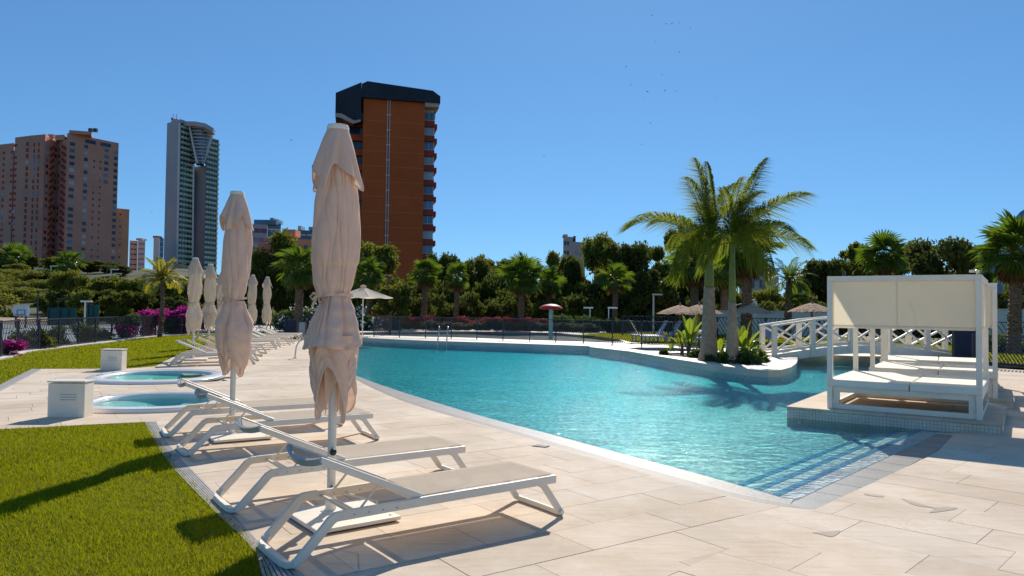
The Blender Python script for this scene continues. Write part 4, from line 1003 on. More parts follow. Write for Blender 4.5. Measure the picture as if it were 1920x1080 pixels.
# ------------------------------------------------------------------ fences of slanted bars
def fence(pts, nm, label, h, m='dark_metal', nb=24, zbase=.0, limit=300, post=.06, flip=0, barw=.022, segs=None):
    e = empty(nm, (pts[0][0], pts[0][1], zbase), 0, label, 'fence'); cnt = 0; rest = MB(); me_cache = {}
    for i in range(len(pts)):
        p = Vector((pts[i][0], pts[i][1], zbase))
        MB().bbox((p.x-post/2, p.y-post/2, zbase), (p.x+post/2, p.y+post/2, zbase+h+.02)).build('post', m, e)
    for i in range(len(pts)-1):
        a = Vector((pts[i][0], pts[i][1], zbase)); b = Vector((pts[i+1][0], pts[i+1][1], zbase)); d = (b-a); L_ = d.length; u = d/L_
        MB().beam(a+u*post/2+Vector((0, 0, h-.02)), b-u*post/2+Vector((0, 0, h-.02)), .04, .04).build('rail', m, e)
        MB().beam(a+u*post/2+Vector((0, 0, .09)), b-u*post/2+Vector((0, 0, .09)), .04, .03).build('rail', m, e)
        H_ = h-.15; sl_ = .62*H_*(1 if (i+flip) % 2 else -1); n_ = nb
        bars = []
        for k in range(-n_, 2*n_):
            x0 = (k+.5)*L_/n_; x1 = x0+sl_; z0, z1 = .11, h-.045
            # clip to the bay
            ts = [0, 1]; lo, hi = post/2, L_-post/2
            if x1 != x0:
                t0 = (lo-x0)/(x1-x0); t1 = (hi-x0)/(x1-x0)
                if t0 > t1: t0, t1 = t1, t0
                ts = [max(0, t0), min(1, t1)]
            if ts[1]-ts[0] < .06: continue
            bars.append((x0+(x1-x0)*ts[0], z0+(z1-z0)*ts[0], x0+(x1-x0)*ts[1], z0+(z1-z0)*ts[1]))
        for x0, z0, x1, z1 in bars:
            P_ = a+u*x0+Vector((0, 0, z0)); Q_ = a+u*x1+Vector((0, 0, z1))
            if cnt < limit: MB().beam(P_, Q_, .012, barw, upv=(-u.y, u.x, 0)) if False else MB().beam(P_, Q_, barw, .012, upv=(u.y, -u.x, 0)).build('bar', m, e); cnt += 1
            else: rest.beam(P_, Q_, barw, .012, upv=(u.y, -u.x, 0))
    if rest.v: rest.build('bars', m, e)['kind'] = 'stuff'
    return e
fence(fence_l, 'boundary_fence', 'dark fence of slanted bars curving along the far lawn on the left', 1.08, nb=12, limit=290, barw=.036)
cf = V2(GP([(701, 631.5), (749, 632.7), (798, 634.2), (846, 635), (894, 636.5), (943, 638.5), (993, 640.3), (1042, 642), (1094, 643.5), (1148, 646), (1203, 649), (1262, 652), (1330, 655.5)], ZT))
fence(cf, 'paddling_pool_fence', 'thin dark see through fence of slanted bars between the big pool and the paddling pool', 1.03, nb=13, zbase=ZT, post=.045, limit=290, barw=.016)
rf = [(14.1, 22.6), (14.9, 21.4), (15.9, 19.2), (16.9, 16.5), (18.2, 13)]
fence(rf, 'deck_fence', 'dark fence of slanted bars at the right edge of the paving beside the daybeds', 1.0, nb=15, zbase=0, limit=200, barw=.03, post=.08)
bf = V2([(6.6, 44), (9, 42.5), (11.4, 41), (13.6, 39.6), (15.8, 38), (18, 36), (20.4, 34.5), (23, 33.5), (26, 32)])
fence(bf, 'garden_fence', 'dark fence of slanted bars behind the footbridge, in front of the pale wall', 1.15, nb=13, zbase=ZT, limit=290, barw=.035, post=.08)
# gate of the paddling pool fence
g0 = G(701, 631.5, ZT); g1 = G(731, 628, ZT)
e = empty('fence_gate', g1, 0, 'dark crisscross gate at the left end of the paddling pool fence, beside the open parasol', 'gate')
for p in (g1,): MB().bbox((p.x-.07, p.y-.07, ZT), (p.x+.07, p.y+.07, ZT+1.08)).build('post', 'black', e)
for z in (.12, 1.0): MB().beam(g0+Vector((0.05, 0.05, z)), g1+Vector((-.08, -.02, z)), .03, .03).build('rail', 'dark_metal', e)
for k in range(9):
    t = k/9; a = g0.lerp(g1, t); b = g0.lerp(g1, min(1, t+.3))
    MB().beam(a+Vector((0.05, .05, .14)), b+Vector((0, .05, .98)), .016, .012).build('bar', 'dark_metal', e)
    MB().beam(b+Vector((0.0, .07, .14)), a+Vector((.05, .07, .98)), .016, .012).build('bar', 'dark_metal', e)
# blue and grey barriers left of the gate
def panel(px0, px1, Y, h, nm, m, label, cat, z0=.0, top=None):
    a = A(px0, 620, Y); b = A(px1, 620, Y); a.z = b.z = z0
    e = empty(nm, a, 0, label, cat)
    MB().beam(a+Vector((0, 0, h/2)), b+Vector((0, 0, h/2)), .05, h-.1).build('panel', m, e)
    for p in (a, b): MB().bbox((p.x-.03, p.y-.05, z0), (p.x+.03, p.y+.05, z0+h)).build('post', 'dark_metal', e)
    MB().beam(a+Vector((.03, 0, h-.03)), b+Vector((-.03, 0, h-.03)), .06, .03).build('rail', 'dark_metal', e)
    return e
panel(534, 556, 38.5, .95, 'screen_panel', 'navy', 'navy blue fabric screen on the low fence behind the last loungers', 'screen')
panel(559, 574, 38.3, .85, 'screen_panel', 'bow_grey', 'small grey screen panel right of the navy one, behind the last loungers', 'screen')
panel(1788, 1830, 23.4, 1.0, 'screen_panel', 'navy', 'dark navy screen panel behind the farthest daybed, at the right end of the footbridge', 'screen', z0=.15)

# red mushroom fountain
mp = G(1032.5, 636, ZT-.1); e = empty('mushroom_fountain', mp, 0, 'red mushroom shaped water fountain on a mint green pole in the paddling pool', 'fountain')
MB().lathe([(.11, 0), (.11, 1.62)], n=14).build('pole', 'mint_pole', e, world=False, smooth='auto')
MB().lathe([(.02, 1.60), (.5, 1.58), (.60, 1.60), (.625, 1.63), (.58, 1.70), (.42, 1.79), (.22, 1.84), (.02, 1.86)], n=28).build('dome', 'mushroom_red', e, world=False, smooth='auto')

# straw parasols
def straw_parasol(px, pytop, Y, rad, label):
    t = A(px, pytop, Y); e = empty('straw_parasol', (t.x, t.y, .1), 0, label, 'parasol', 'straw parasols on the garden lawn'); H = t.z-.1
    MB().lathe([(.05, 0), (.05, H-.1)], n=8).build('pole', 'wood', e, world=False)
    th = MB(); q = random.Random(int(px)); n_ = 130
    cone = MB().lathe([(rad*.93, H-.42*rad/1.1), (rad*.5, H-.17), (.05, H-.02)], n=24, cap=False); cone.build('thatch', 'straw', e, world=False)
    for layer in range(4):
        for k in range(n_):
            a = 2*math.pi*(k+q.random())/n_; r0_ = rad*(.02+.24*layer); r1_ = min(rad*1.04, r0_+rad*.36)+q.uniform(-.03, .05)
            f = lambda r_: H+.01-(.42/1.1)*r_*(.75+.25*r_/rad)
            p_ = Vector((r0_*math.cos(a), r0_*math.sin(a), f(r0_)+.012)); q_ = Vector((r1_*math.cos(a+.03), r1_*math.sin(a+.03), f(r1_)+q.uniform(-.03, .02)))
            s_ = Vector((-math.sin(a), math.cos(a), 0))*.028; th.add([p_-s_, p_+s_, q_+s_*1.3, q_-s_*1.3], [(0, 1, 2, 3)])
    o = th.build('straw_fringe', 'straw_light', e, world=False); o['kind'] = 'stuff'
    MB().lathe([(.09, H-.03), (.05, H+.06), (.015, H+.14)], n=8).build('finial', 'straw', e, world=False)
straw_parasol(1275, 572, 35, 1.05, 'leftmost straw parasol, behind the tall plants of the palm island')
straw_parasol(1311, 571, 32, .95, 'straw parasol whose edge shows just left of the first royal palm trunk')
straw_parasol(1408, 571.5, 36, 1.05, 'straw parasol between the royal palms and the left end of the footbridge')
straw_parasol(1522, 568, 31, .93, 'straw parasol right beside the left post of the daybed cabana')

# blue grey resin loungers on the garden lawn
def resin_lounger():
    e = empty('resin_lounger', (0, 0, 0), 0, 'x', 'sun lounger', 'pale blue resin loungers on the garden lawn')
    m = MB()
    for y in (-.3, .3): m.path([(0, y, .30), (1.25, y, .30)], .05, .06, side=(0, 1, 0))
    m.build('frame', 'lounge_blue', e, world=False)
    for x in (.1, 1.15):
        for y in (-.28, .28): MB().beam((x, y, 0), (x, y, .28), .06, .05).build('leg', 'lounge_blue', e, world=False)
    for k in range(8): MB().box((.08+k*.155, 0, .335), (.13, .56, .02)).build('slat', 'lounge_blue', e, world=False)
    for k in range(5):
        p = Vector((1.28, 0, .34))+Vector((.5, 0, .86)).normalized()*(.06+k*.16)
        MB().box(p, (.14, .54-.02*k, .02), rot=Matrix.Rotation(-math.atan2(.86, .5), 3, 'Y')).build('back_slat', 'lounge_blue', e, world=False)
    return e
RL = resin_lounger(); k = 0
for px, py, rz, l in ((1185, 641, 8, 'pale blue resin lounger with raised back, leftmost on the garden lawn'), (1210, 642.5, 10, 'pale blue resin lounger with raised back, second on the garden lawn'),
                      (1252, 644, 175, 'pale blue resin lounger lying between the raised ones and the island plants'), (1292, 648, 35, 'pale blue resin lounger half hidden behind the first royal palm trunk'),
                      (1428, 646, 60, 'pale resin lounger with raised back beside the left end of the footbridge')):
    p = G(px, py, ZT)
    if k == 0: o = RL; o.location = p; o.rotation_euler = (0, 0, R(rz)); o['label'] = l
    else: copy_tree(RL, p, R(rz), label=l)
    k += 1
# ------------------------------------------------------------------ trees
def leaf_mesh(nm, lobes, n, size, seed, m, flat=.0, aspect=1.7):
    rg = np.random.RandomState(seed); L_ = np.array(lobes); w = L_[:, 3]**2; idx = rg.choice(len(L_), n, p=w/w.sum())
    d = rg.normal(size=(n, 3)); d /= np.linalg.norm(d, axis=1)[:, None]
    rad = L_[idx, 3]*(rg.uniform(.0, 1, n)**.36)*(1+.16*rg.normal(size=n))
    zs = L_[idx, 4] if L_.shape[1] > 4 else .8
    c = L_[idx, :3]+d*rad[:, None]*np.stack([np.ones(n), np.ones(n), np.ones(n)*zs], 1)
    a = rg.normal(size=(n, 3)); a += d*.5; a /= np.linalg.norm(a, axis=1)[:, None]
    b = np.cross(a, rg.normal(size=(n, 3))); b /= np.linalg.norm(b, axis=1)[:, None]
    s = size*rg.uniform(.55, 1.35, n)[:, None]; a = a*s*aspect/2; b = b*s/2
    v = np.stack([c-a-b*.5, c-a*.2-b, c+a, c-a*.2+b], 1).reshape(-1, 3)
    return np_mesh(nm, v, np.arange(n*4).reshape(-1, 4), m)
def rl(seed, n, w=1, h=1, rmin=.16, rmax=.30, dome=True):
    q = random.Random(seed); out = []
    for k in range(n):
        a = q.uniform(0, 6.283); z = q.uniform(-.42, .42)*h; rr_ = math.sqrt(max(0, 1-(z/(.5*h))**2))*.40*w*math.sqrt(q.random())*1.15
        out.append((rr_*math.cos(a), rr_*math.sin(a), z, q.uniform(rmin, rmax), q.uniform(.6, .9)))
    return out
TEMPL = {}
for nm, seed, n, cnt, m, rmin, rmax in (('round_a', 11, 20, 15000, 'pine_leaf', .11, .22), ('round_b', 12, 24, 15000, 'pine_leaf', .10, .20), ('dark_a', 13, 26, 15000, 'pine_dark', .10, .21),
                                         ('dark_b', 14, 22, 15000, 'pine_dark', .11, .2), ('olive', 15, 24, 13000, 'olive_leaf', .10, .2), ('open', 16, 17, 9500, 'pine_leaf', .07, .14), ('shrub', 17, 16, 5000, 'shrub_leaf', .14, .26)):
    TEMPL[nm] = leaf_mesh('crown', rl(seed, n+8, 1, 1, rmin*.6, rmax), cnt, .034 if nm != 'shrub' else .06, seed, m)
def trunk_mesh(seed, spread=.28):
    q = random.Random(seed); mb = MB(); h = 1.0
    pts = [Vector((0, 0, 0))]; x = y = 0
    for k in range(1, 6): x += q.uniform(-.03, .03); y += q.uniform(-.03, .03); pts.append(Vector((x, y, k/6)))
    mb.tube(pts, .035, 7, rscale=[1.35, 1.05, .95, .85, .75, .55])
    for k in range(7):
        a = q.uniform(0, 6.28); z0 = q.uniform(.42, .8); p = Vector((x*z0, y*z0, z0)); l = q.uniform(.5, 1)*spread
        mb.tube([p, p+Vector((math.cos(a)*l*.5, math.sin(a)*l*.5, .10)), p+Vector((math.cos(a)*l, math.sin(a)*l, .16+q.uniform(0, .1)))], .014, 5, rscale=[1, .8, .4])
    return mb.mesh('trunk', 'bark', smooth=True)
TRUNKS = [trunk_mesh(s) for s in (1, 2, 3)]
q_ = random.Random(5)
def tree(px, top, wpx, Y, kind, label, frac=.85, cat='tree', group=None, name='pine_tree', zg=None):
    t = A(px, top, Y); x = t.x; z0 = (hill(x, Y) if zg is None else zg); H = t.z-z0; w = wpx*Y/FOC; ch = H*frac
    e = empty(name, (x, Y, z0), q_.uniform(0, 6.28), label, cat, group)
    link('crown', TEMPL[kind], e, (0, 0, H-ch/2*.98), (0, 0, 0), (w, w, ch*1.02))
    link('trunk', TRUNKS[q_.randrange(3)], e, (0, 0, 0), (0, 0, 0), (H*.55, H*.55, H*.86))
    return e
for a in [
    (497, 461, 75, 72, 'dark_a', 'dark pine at the left end of the wood, right of the second taupe parasol'),
    (548, 448, 95, 74, 'round_a', 'tall green pine rising right behind the big fan palm left of the tallest parasol'),
    (590, 470, 80, 66, 'dark_b', 'dark pine just left of the tallest parasol and behind the large fan palm'),
    (640, 480, 90, 62, 'round_b', 'pine hidden mostly by the cloth of the tallest closed parasol'),
    (696, 466, 118, 57, 'round_a', 'broad sunlit pine right of the tallest parasol, at the foot of the red tower'),
    (738, 535, 70, 50, 'olive', 'low rounded pine at the base of the red tower, above the open white parasol'),
    (778, 500, 70, 66, 'dark_b', 'dark pine at the right foot of the red tower, behind the first middle palm'),
    (832, 468, 62, 69, 'dark_a', 'tall narrow pine between the first and second fan palms of the middle row'),
    (868, 479, 44, 72, 'open', 'thin topped pine standing up just right of the second fan palm of the middle row'),
    (893, 484, 44, 73, 'round_b', 'slim pine tip halfway between the red tower and the third middle fan palm'),
    (920, 492, 75, 66, 'round_a', 'rounded pine in the gap between the second and third middle fan palms'),
    (962, 482, 75, 68, 'dark_a', 'dark pine directly behind the third fan palm of the middle row'),
    (1005, 483, 55, 70, 'open', 'pine with a ragged tip between the third and fourth middle fan palms'),
    (1046, 478, 62, 66, 'round_b', 'pine in front of the left side of the pale pink block of flats'),
    (1083, 474, 70, 64, 'dark_b', 'dense dark pine covering the foot of the pale pink block of flats'),
    (1128, 455, 88, 62, 'round_a', 'full crowned pine in front of the small dark red tower'),
    (1180, 446, 100, 58, 'dark_a', 'large dark pine left of the palm island, behind the fifth middle fan palm'),
    (1262, 412, 115, 60, 'open', 'tallest open crowned pine with bare limbs, behind the left royal palm frond'),
    (1225, 500, 90, 54, 'dark_b', 'lower dark pine behind the leftmost straw parasol'),
    (1310, 470, 100, 62, 'olive', 'olive green tree behind the trunks of the two royal palms'),
    (1372, 540, 60, 60, 'olive', 'small green tree seen between the two royal palm trunks'),
    (1440, 545, 75, 57, 'olive', 'low green tree in front of the pink flats right of the royal palms'),
    (1496, 500, 75, 60, 'dark_b', 'dark pine right above the feathery palm beside the footbridge'),
    (1552, 478, 84, 58, 'dark_a', 'dark pine rising above the left corner of the daybed cabana'),
    (1610, 463, 90, 60, 'round_b', 'pine left of the fan palm that rises above the daybed cabana'),
    (1655, 500, 80, 62, 'dark_b', 'pine hidden behind the trunk of the palm above the daybed cabana'),
    (1708, 468, 80, 57, 'round_a', 'pine right of the fan palm that rises above the daybed cabana'),
    (1778, 440, 132, 52, 'dark_a', 'biggest round dark pine, above the right half of the daybed cabana'),
    (1838, 473, 80, 54, 'round_b', 'pine between the biggest round pine and the large palm at the right'),
    (1905, 515, 120, 56, 'dark_b', 'dark pine behind the large fan palm at the right edge')]:
    tree(*a, group='pines behind the pool garden')
for a in [
    (128, 512, 72, 88, 'olive', 'rounded olive green pine below the brown towers, behind the tennis net'),
    (170, 520, 62, 84, 'round_b', 'pine behind the white post at the tennis court'),
    (205, 522, 70, 80, 'olive', 'olive green pine midway between the white post and the yellow green palm'),
    (246, 528, 66, 78, 'round_a', 'pine just left of the yellow green palm at the far lawn'),
    (285, 545, 60, 74, 'dark_b', 'dark pine directly behind the yellow green palm at the far lawn'),
    (322, 525, 66, 76, 'olive', 'pine in front of the small white towers, right of the yellow green palm'),
    (112, 540, 58, 70, 'dark_b', 'low dark pine standing right behind the green tennis court screens'),
    (150, 548, 56, 66, 'round_a', 'low pine immediately behind the short white post beyond the fence'),
    (188, 540, 60, 69, 'dark_a', 'low dark pine right of the short white post beyond the fence'),
    (226, 548, 58, 66, 'round_b', 'low rounded pine above the purple flower clump of the fence'),
    (262, 544, 60, 68, 'dark_a', 'low dark pine above the magenta bougainvillea, left of the yellow green palm'),
    (322, 552, 60, 66, 'dark_b', 'low dark pine above the bougainvillea right of the yellow green palm'),
    (352, 535, 60, 72, 'round_a', 'pine behind the first cream closed parasol'),
    (400, 520, 80, 78, 'dark_a', 'dark pine behind the second cream parasol, at the foot of the twin tower'),
    (447, 505, 70, 80, 'dark_b', 'dark pine mostly hidden behind the second taupe parasol')]:
    tree(*a, group='pines below the hill', frac=.92)
for a in [
    (12, 462, 46, 205, 'dark_a', 'dark tree on the hill at the left edge, below the left brown tower'),
    (62, 478, 40, 200, 'dark_b', 'small dark tree on the hill between the two hill palms'),
    (30, 495, 46, 185, 'olive', 'light green tree on the hill under the leftmost hill palm'),
    (112, 482, 60, 190, 'olive', 'wide green tree on the hill in front of the brown tower entrance'),
    (165, 487, 52, 195, 'dark_a', 'dark rounded tree below the middle of the brown tower'),
    (197, 490, 50, 195, 'dark_b', 'dark rounded tree below the right end of the brown tower'),
    (226, 497, 44, 185, 'dark_a', 'dark tree at the foot of the narrow brown annex'),
    (75, 505, 40, 175, 'shrub', 'green bush on the hill beside the dirt path')]:
    tree(*a, group='trees on the hill', frac=.95, name='hill_tree')
# scrub on the slope
rg_ = random.Random(9); k = 0
SH = leaf_mesh('foliage', rl(31, 14, 1, .8, .16, .28), 5200, .040, 31, 'olive_leaf')
for i in range(210):
    px = rg_.uniform(-40, 470); py = rg_.uniform(505, 575); Y = 84+(575-py)*1.25+rg_.uniform(-5, 5)
    x = (px-960)/FOC*Y; z = hill(x, Y)
    if (150 < px < 330 and 500 < py < 536) or (px < 115 and 548 < py and rg_.random() < .85): continue
    s = rg_.uniform(2.0, 4.6)
    o = link('scrub_bush', SH, None, (x, Y, z+s*.22), (0, 0, rg_.uniform(0, 6)), (s*1.3, s*1.3, s*.9)); tag(o, 'low olive green scrub bush on the slope below the brown towers', 'bush', 'scrub bushes on the slope')
P_ = []
for px, py in ((60, 503), (140, 506), (200, 508), (255, 514), (320, 526), (322, 532), (250, 521), (190, 514), (120, 511), (60, 507)):
    Y = 168-(py-505)*2.0; x = (px-960)/FOC*Y; P_.append((x, Y, hill(x, Y)+.5))
mb = MB(); mb.add(P_, [(0, 1, 8, 9), (1, 2, 7, 8), (2, 3, 6, 7), (3, 4, 5, 6)]); tag(mb.build('dirt_path', 'path_dirt'), kind='structure')
for (x0, x1, y0, y1) in ((-5, 120, 555, 590), (60, 190, 545, 556)):
    Ya, Yb = 64, 84; pts = []
    for px, py, Y in ((x0, y1, 62), (x1, y1-3, 63), (x1-15, y0, 84), (x0, y0, 86)):
        x = (px-960)/FOC*Y; pts.append((x, Y, hill(x, Y)+.25))
    mb = MB(); mb.add(pts, [(0, 1, 2, 3)]); tag(mb.build('bare_slope', 'path_dirt'), kind='structure'); break

# ------------------------------------------------------------------ palms
def fan_leaf(seed, m, R_=1.0, pet=.75, seg=20):
    q = random.Random(seed); mb = MB(); 
    mb.path([(0, 0, 0), (pet*.5, 0, .03), (pet, 0, 0)], .035, .018)
    for k in range(seg):
        a = R(-118+236*(k+.5)/seg); da = R(236/seg*.56); L_ = R_*(.78+.22*math.cos(a*.55))*q.uniform(.88, 1.05)
        def pt(r_, an, dz): return (pet+r_*math.cos(an), r_*math.sin(an), dz)
        dz = .06*math.sin(a)**2; dr = -q.uniform(.10, .34)*L_
        mb.add([pt(.03, a, 0), pt(L_*.5, a-da, .015+dz), pt(L_*.5, a+da, .015+dz), pt(L_*.5, a, -.035+dz), pt(L_*.80, a-da*.42, dr*.38), pt(L_*.80, a+da*.42, dr*.38), pt(L_*(1.0+q.uniform(-.05, .08)), a, dr)],
               [(0, 1, 3), (0, 3, 2), (1, 4, 3), (3, 5, 2), (3, 4, 6), (3, 6, 5)])
    return mb.mesh('frond', m)
FG = [fan_leaf(s, 'palm_leaf') for s in (1, 2)]; FD = fan_leaf(3, 'palm_dry', .95, .6, 16)
def palm_trunk(h, r0_, r1_, m='palm_bark', seed=0, bend=.1):
    q = random.Random(seed); mb = MB(); n = int(h/.14); pts = []; rs = []
    for k in range(n*2+1):
        t = k/(n*2); pts.append(Vector((bend*math.sin(t*2), bend*.4*math.sin(t*3+1), h*t))); rs.append((r0_+(r1_-r0_)*t+.18*r0_*math.exp(-t*10))/r0_*(1.0 if k % 2 else 1.13))
    mb.tube(pts, r0_, 10, rscale=rs)
    for k in range(int(h*26)):      # old leaf bases
        t = q.random(); a = q.uniform(0, 6.28); rr_ = (r0_+(r1_-r0_)*t)*1.02; c = Vector((bend*math.sin(t*2)+rr_*math.cos(a), bend*.4*math.sin(t*3+1)+rr_*math.sin(a), h*t))
        mb.box(c, (.07, .05, .09), rot=Matrix.Rotation(a, 3, 'Z') @ Matrix.Rotation(R(30), 3, 'Y'))
    return mb.mesh('trunk', m), pts[-1]
def orient(az, el, roll=0):
    """x axis of the leaf to azimuth az and elevation el"""
    return (Matrix.Rotation(az, 4, 'Z') @ Matrix.Rotation(-el, 4, 'Y') @ Matrix.Rotation(roll, 4, 'X')).to_euler()
def fan_palm(px, crown_y, Y, label, size=1.0, nleaf=30, dry=6, zg=0.0, tr=.16, base=None, grp='fan palms round the pool', seed=None):
    c = A(px, crown_y, Y); h = c.z-zg; seed = seed or int(px)
    e = empty('fan_palm', (c.x, c.y, zg), 0, label, 'palm tree', grp)
    me, tip = palm_trunk(h, tr, tr*.8, seed=seed, bend=.08*h/4); link('trunk', me, e)
    q = random.Random(seed)
    for k in range(nleaf):
        t = k/nleaf; el = R(86-138*t**.85+q.uniform(-14, 14)); az = k*2.39996+q.uniform(-.5, .5)
        o = link('frond', FG[k % 2], e, tip+Vector((0, 0, -.1*t)), orient(az, el, q.uniform(-.5, .5)), (size*q.uniform(.72, 1.18),)*3)
    for k in range(dry):
        az = k*6.283/dry+q.uniform(-.3, .3); link('dry_frond', FD, e, tip+Vector((0, 0, -.22)), orient(az, R(-52+q.uniform(-18, 12)), q.uniform(-.4, .4)), (size*.9,)*3)
    return e
fan_palm(560, 500, 46, 'large fan palm with brown trunk between the closed parasols, left of the tallest one', .98, 34, 12, tr=.26)
fan_palm(690, 512, 50, 'fan palm crown peeping out right behind the tallest closed parasol', .75)
fan_palm(795, 512, 52, 'first fan palm of the middle row, at the right foot of the red tower', .78, 26, 8, tr=.21)
fan_palm(855, 520, 54, 'second fan palm of the middle row, right of the one by the red tower', .70, 24, 8, tr=.19)
fan_palm(977, 516, 52, 'third and widest fan palm of the middle row', 1.0, 32, 14, tr=.21)
fan_palm(1027, 527, 56, 'fourth fan palm of the middle row, behind the red mushroom fountain', .75, 24, 9, tr=.19)
fan_palm(1152, 525, 52, 'fifth fan palm of the middle row, left of the leftmost straw parasol', .82, 18, 3, tr=.20)
fan_palm(1300, 487, 46, 'brownish fan palm behind the left royal palm', 1.25, 34, 16, tr=.27)
fan_palm(1398, 470, 38, 'fan palm with stout brown trunk just right of the second royal palm', 1.1, 34, 14, tr=.26)
fan_palm(1356, 500, 50, 'fan palm whose brown trunk stands between the two royal palms', 1.1, 30, 14, tr=.24)
fan_palm(1655, 476, 42, 'fan palm rising above the middle of the daybed cabana', .86, 32, 10, tr=.30)
fan_palm(1900, 470, 27, 'large fan palm with brown hanging leaves at the right edge of the photo', .80, 38, 20, tr=.22)
fan_palm(22, 483, 195, 'leftmost palm on the hill, below the left brown tower', 2.3, 20, 4, zg=hill(-190, 240)-1.5, grp='palms on the hill')
fan_palm(40, 480, 200, 'palm on the hill right beside the leftmost one', 2.1, 20, 4, zg=hill(-190, 240)-1.5, grp='palms on the hill')
fan_palm(128, 492, 165, 'palm on the hill in front of the middle of the brown tower', 2.2, 20, 4, zg=hill(-150, 200)-1, grp='palms on the hill')

def feather_leaf(L_, droop, seed, m, nl=34, ll=.30, name='frond', lw=.022, hang=.5, tilt=.35):
    """arching rachis along +x with leaflets; unit mesh"""
    q = random.Random(seed); mb = MB(); N_ = 14; P = []
    x = z = 0; a = 0.0
    for k in range(N_+1):
        P.append(Vector((x, 0, z))); a = -droop*(k/N_)**1.4; x += L_/N_*math.cos(a); z += L_/N_*math.sin(a)
    mb.path(P, .032, .02, rscale=[1-.8*k/N_ for k in range(N_+1)])
    for k in range(nl):
        t = .12+.87*(k+.5)/nl; i = min(int(t*N_), N_-1); f = t*N_-i; p = P[i].lerp(P[i+1], f); d = (P[i+1]-P[i]).normalized()
        l = ll*(math.sin(math.pi*min(1, .12+t*.88))**.55)*q.uniform(.85, 1.1); nrm = Vector((-d.z, 0, d.x))
        for s_ in (-1, 1):
            fw_ = .55+.5*t; side = Vector((0, s_, 0)); dr = (side*math.cos(tilt)+nrm*math.sin(tilt)*q.uniform(.2, 1.4)+d*fw_).normalized()
            mid = p+dr*l*.5; tip = p+dr*l*.85+Vector((0, 0, -hang*l*q.uniform(.5, 1.1))); w = lw*q.uniform(.8, 1.2)
            wv = d.cross(dr).cross(dr).normalized()*w
            mb.add([p, mid+wv, tip, mid-wv], [(0, 1, 3), (1, 2, 3)])
    return mb.mesh(name, m)
# two royal palms on the island: every frond has its own reach and bow
def royal(px, base_y, gy, crown_y, r0_, label, fr, seed):
    b = G(px, base_y, ZT-.03); e = empty('royal_palm', b, 0, label, 'palm tree', 'royal palms on the island')
    zg_ = A(px, gy, b.y).z-b.z; zc = A(px, crown_y, b.y).z-b.z; dx = A(px, crown_y, b.y).x-b.x
    prof = []; n = 30
    for k in range(n+1):
        t = k/n; r_ = r0_*(1.75*math.exp(-t*7)*.35+1.0-.30*t+.10*math.sin(t*3.3)); prof.append((r_*(1.03 if k % 2 else .965), zg_*t))
    mb = MB().lathe(prof, n=20); mb.build('trunk', 'royal_trunk', e, world=False, smooth=True)
    rt_ = prof[-1][0]
    MB().lathe([(rt_*.93, zg_-.02), (rt_*1.02, zg_+.12), (rt_*.86, zg_+(zc-zg_)*.5), (rt_*.55, zc), (rt_*.25, zc+.15)], n=16).build('crownshaft', 'crownshaft', e, world=False, smooth=True)
    q = random.Random(seed)
    for k, (tx, ty, dY, droop, ll) in enumerate(fr):
        T = A(tx, ty, b.y+dY)-Vector((b.x, b.y, b.z+zc)); az = math.atan2(T.y, T.x); hx = math.hypot(T.x, T.y)
        # rachis length and elevation so that its tip reaches T
        N_ = 14; X = Z = 0.0
        for i in range(N_): a = -droop*(i/N_)**1.4; X += math.cos(a)/N_; Z += math.sin(a)/N_
        chord = math.hypot(X, Z); L_ = T.length/chord; el = math.atan2(T.z, hx)-math.atan2(Z, X)
        link('frond', feather_leaf(L_, droop, seed*50+k, 'royal_leaf', nl=int(50*L_)+10, ll=ll*1.25, lw=.0135, hang=1.25, tilt=.95), e, (0, 0, zc-.05), orient(az, el, q.uniform(-.5, .5)))
royal(1329, 678, 538, 462, .215, 'left royal palm with grey ringed swollen trunk on the pool island', [
    (1306, 292, -.3, .25, .50), (1332, 300, .5, .35, .5), (1172, 432, .2, 1.5, .62), (1215, 418, 1.3, 1.2, .55), (1285, 330, -.8, .6, .55), (1300, 385, .9, 1.2, .5), (1268, 520, -1.1, 1.9, .5), (1395, 340, .6, .9, .5), (1242, 470, 1.5, 1.6, .5), (1350, 500, -1.4, 2.0, .45), (1376, 380, -1.0, 1.3, .5)], 1)
royal(1372.5, 683, 566, 455, .155, 'right royal palm with slimmer grey trunk and green crownshaft on the pool island', [
    (1446, 292, .2, .30, .52), (1385, 330, -.4, .35, .48), (1512, 368, .1, .75, .58), (1505, 470, .3, 1.2, .55), (1450, 395, 1.2, .9, .5), (1345, 350, -.9, .8, .5), (1310, 440, .4, 1.5, .5), (1440, 520, -.9, 1.8, .5), (1480, 430, -1.1, 1.2, .5), (1330, 500, 1.2, 1.8, .5), (1405, 500, -1.4, 2.0, .45), (1418, 360, .8, .8, .5)], 2)
# feathery palms
FP = [feather_leaf(1.0, d, 70+i, 'palm_leaf', nl=26, ll=.26, lw=.016, hang=.3) for i, d in enumerate((.8, 1.3, 1.8))]
FY = [feather_leaf(1.0, d, 80+i, 'yellow_leaf', nl=26, ll=.30, lw=.018, hang=.4) for i, d in enumerate((.7, 1.2, 1.7))]
def feather_palm(px, cy_, by, Y, label, size, leaves, n, tr, zg=0, nm='feather_palm'):
    c = A(px, cy_, Y); e = empty(nm, (c.x, c.y, zg), 0, label, 'palm tree'); me, tip = palm_trunk(c.z-zg, tr, tr*.75, seed=int(px), bend=.12, m='palm_bark'); link('trunk', me, e); q = random.Random(int(px))
    for k in range(n):
        t = k/n; link('frond', leaves[min(2, int(t*3))], e, tip, orient(k*2.39996, R(82-85*t+q.uniform(-6, 6)), q.uniform(-.3, .3)), (size*q.uniform(.85, 1.1),)*3)
    return e
feather_palm(1475, 530, 600, 40, 'dark green feathery palm behind the left end of the footbridge', 1.5, FP, 26, .20)
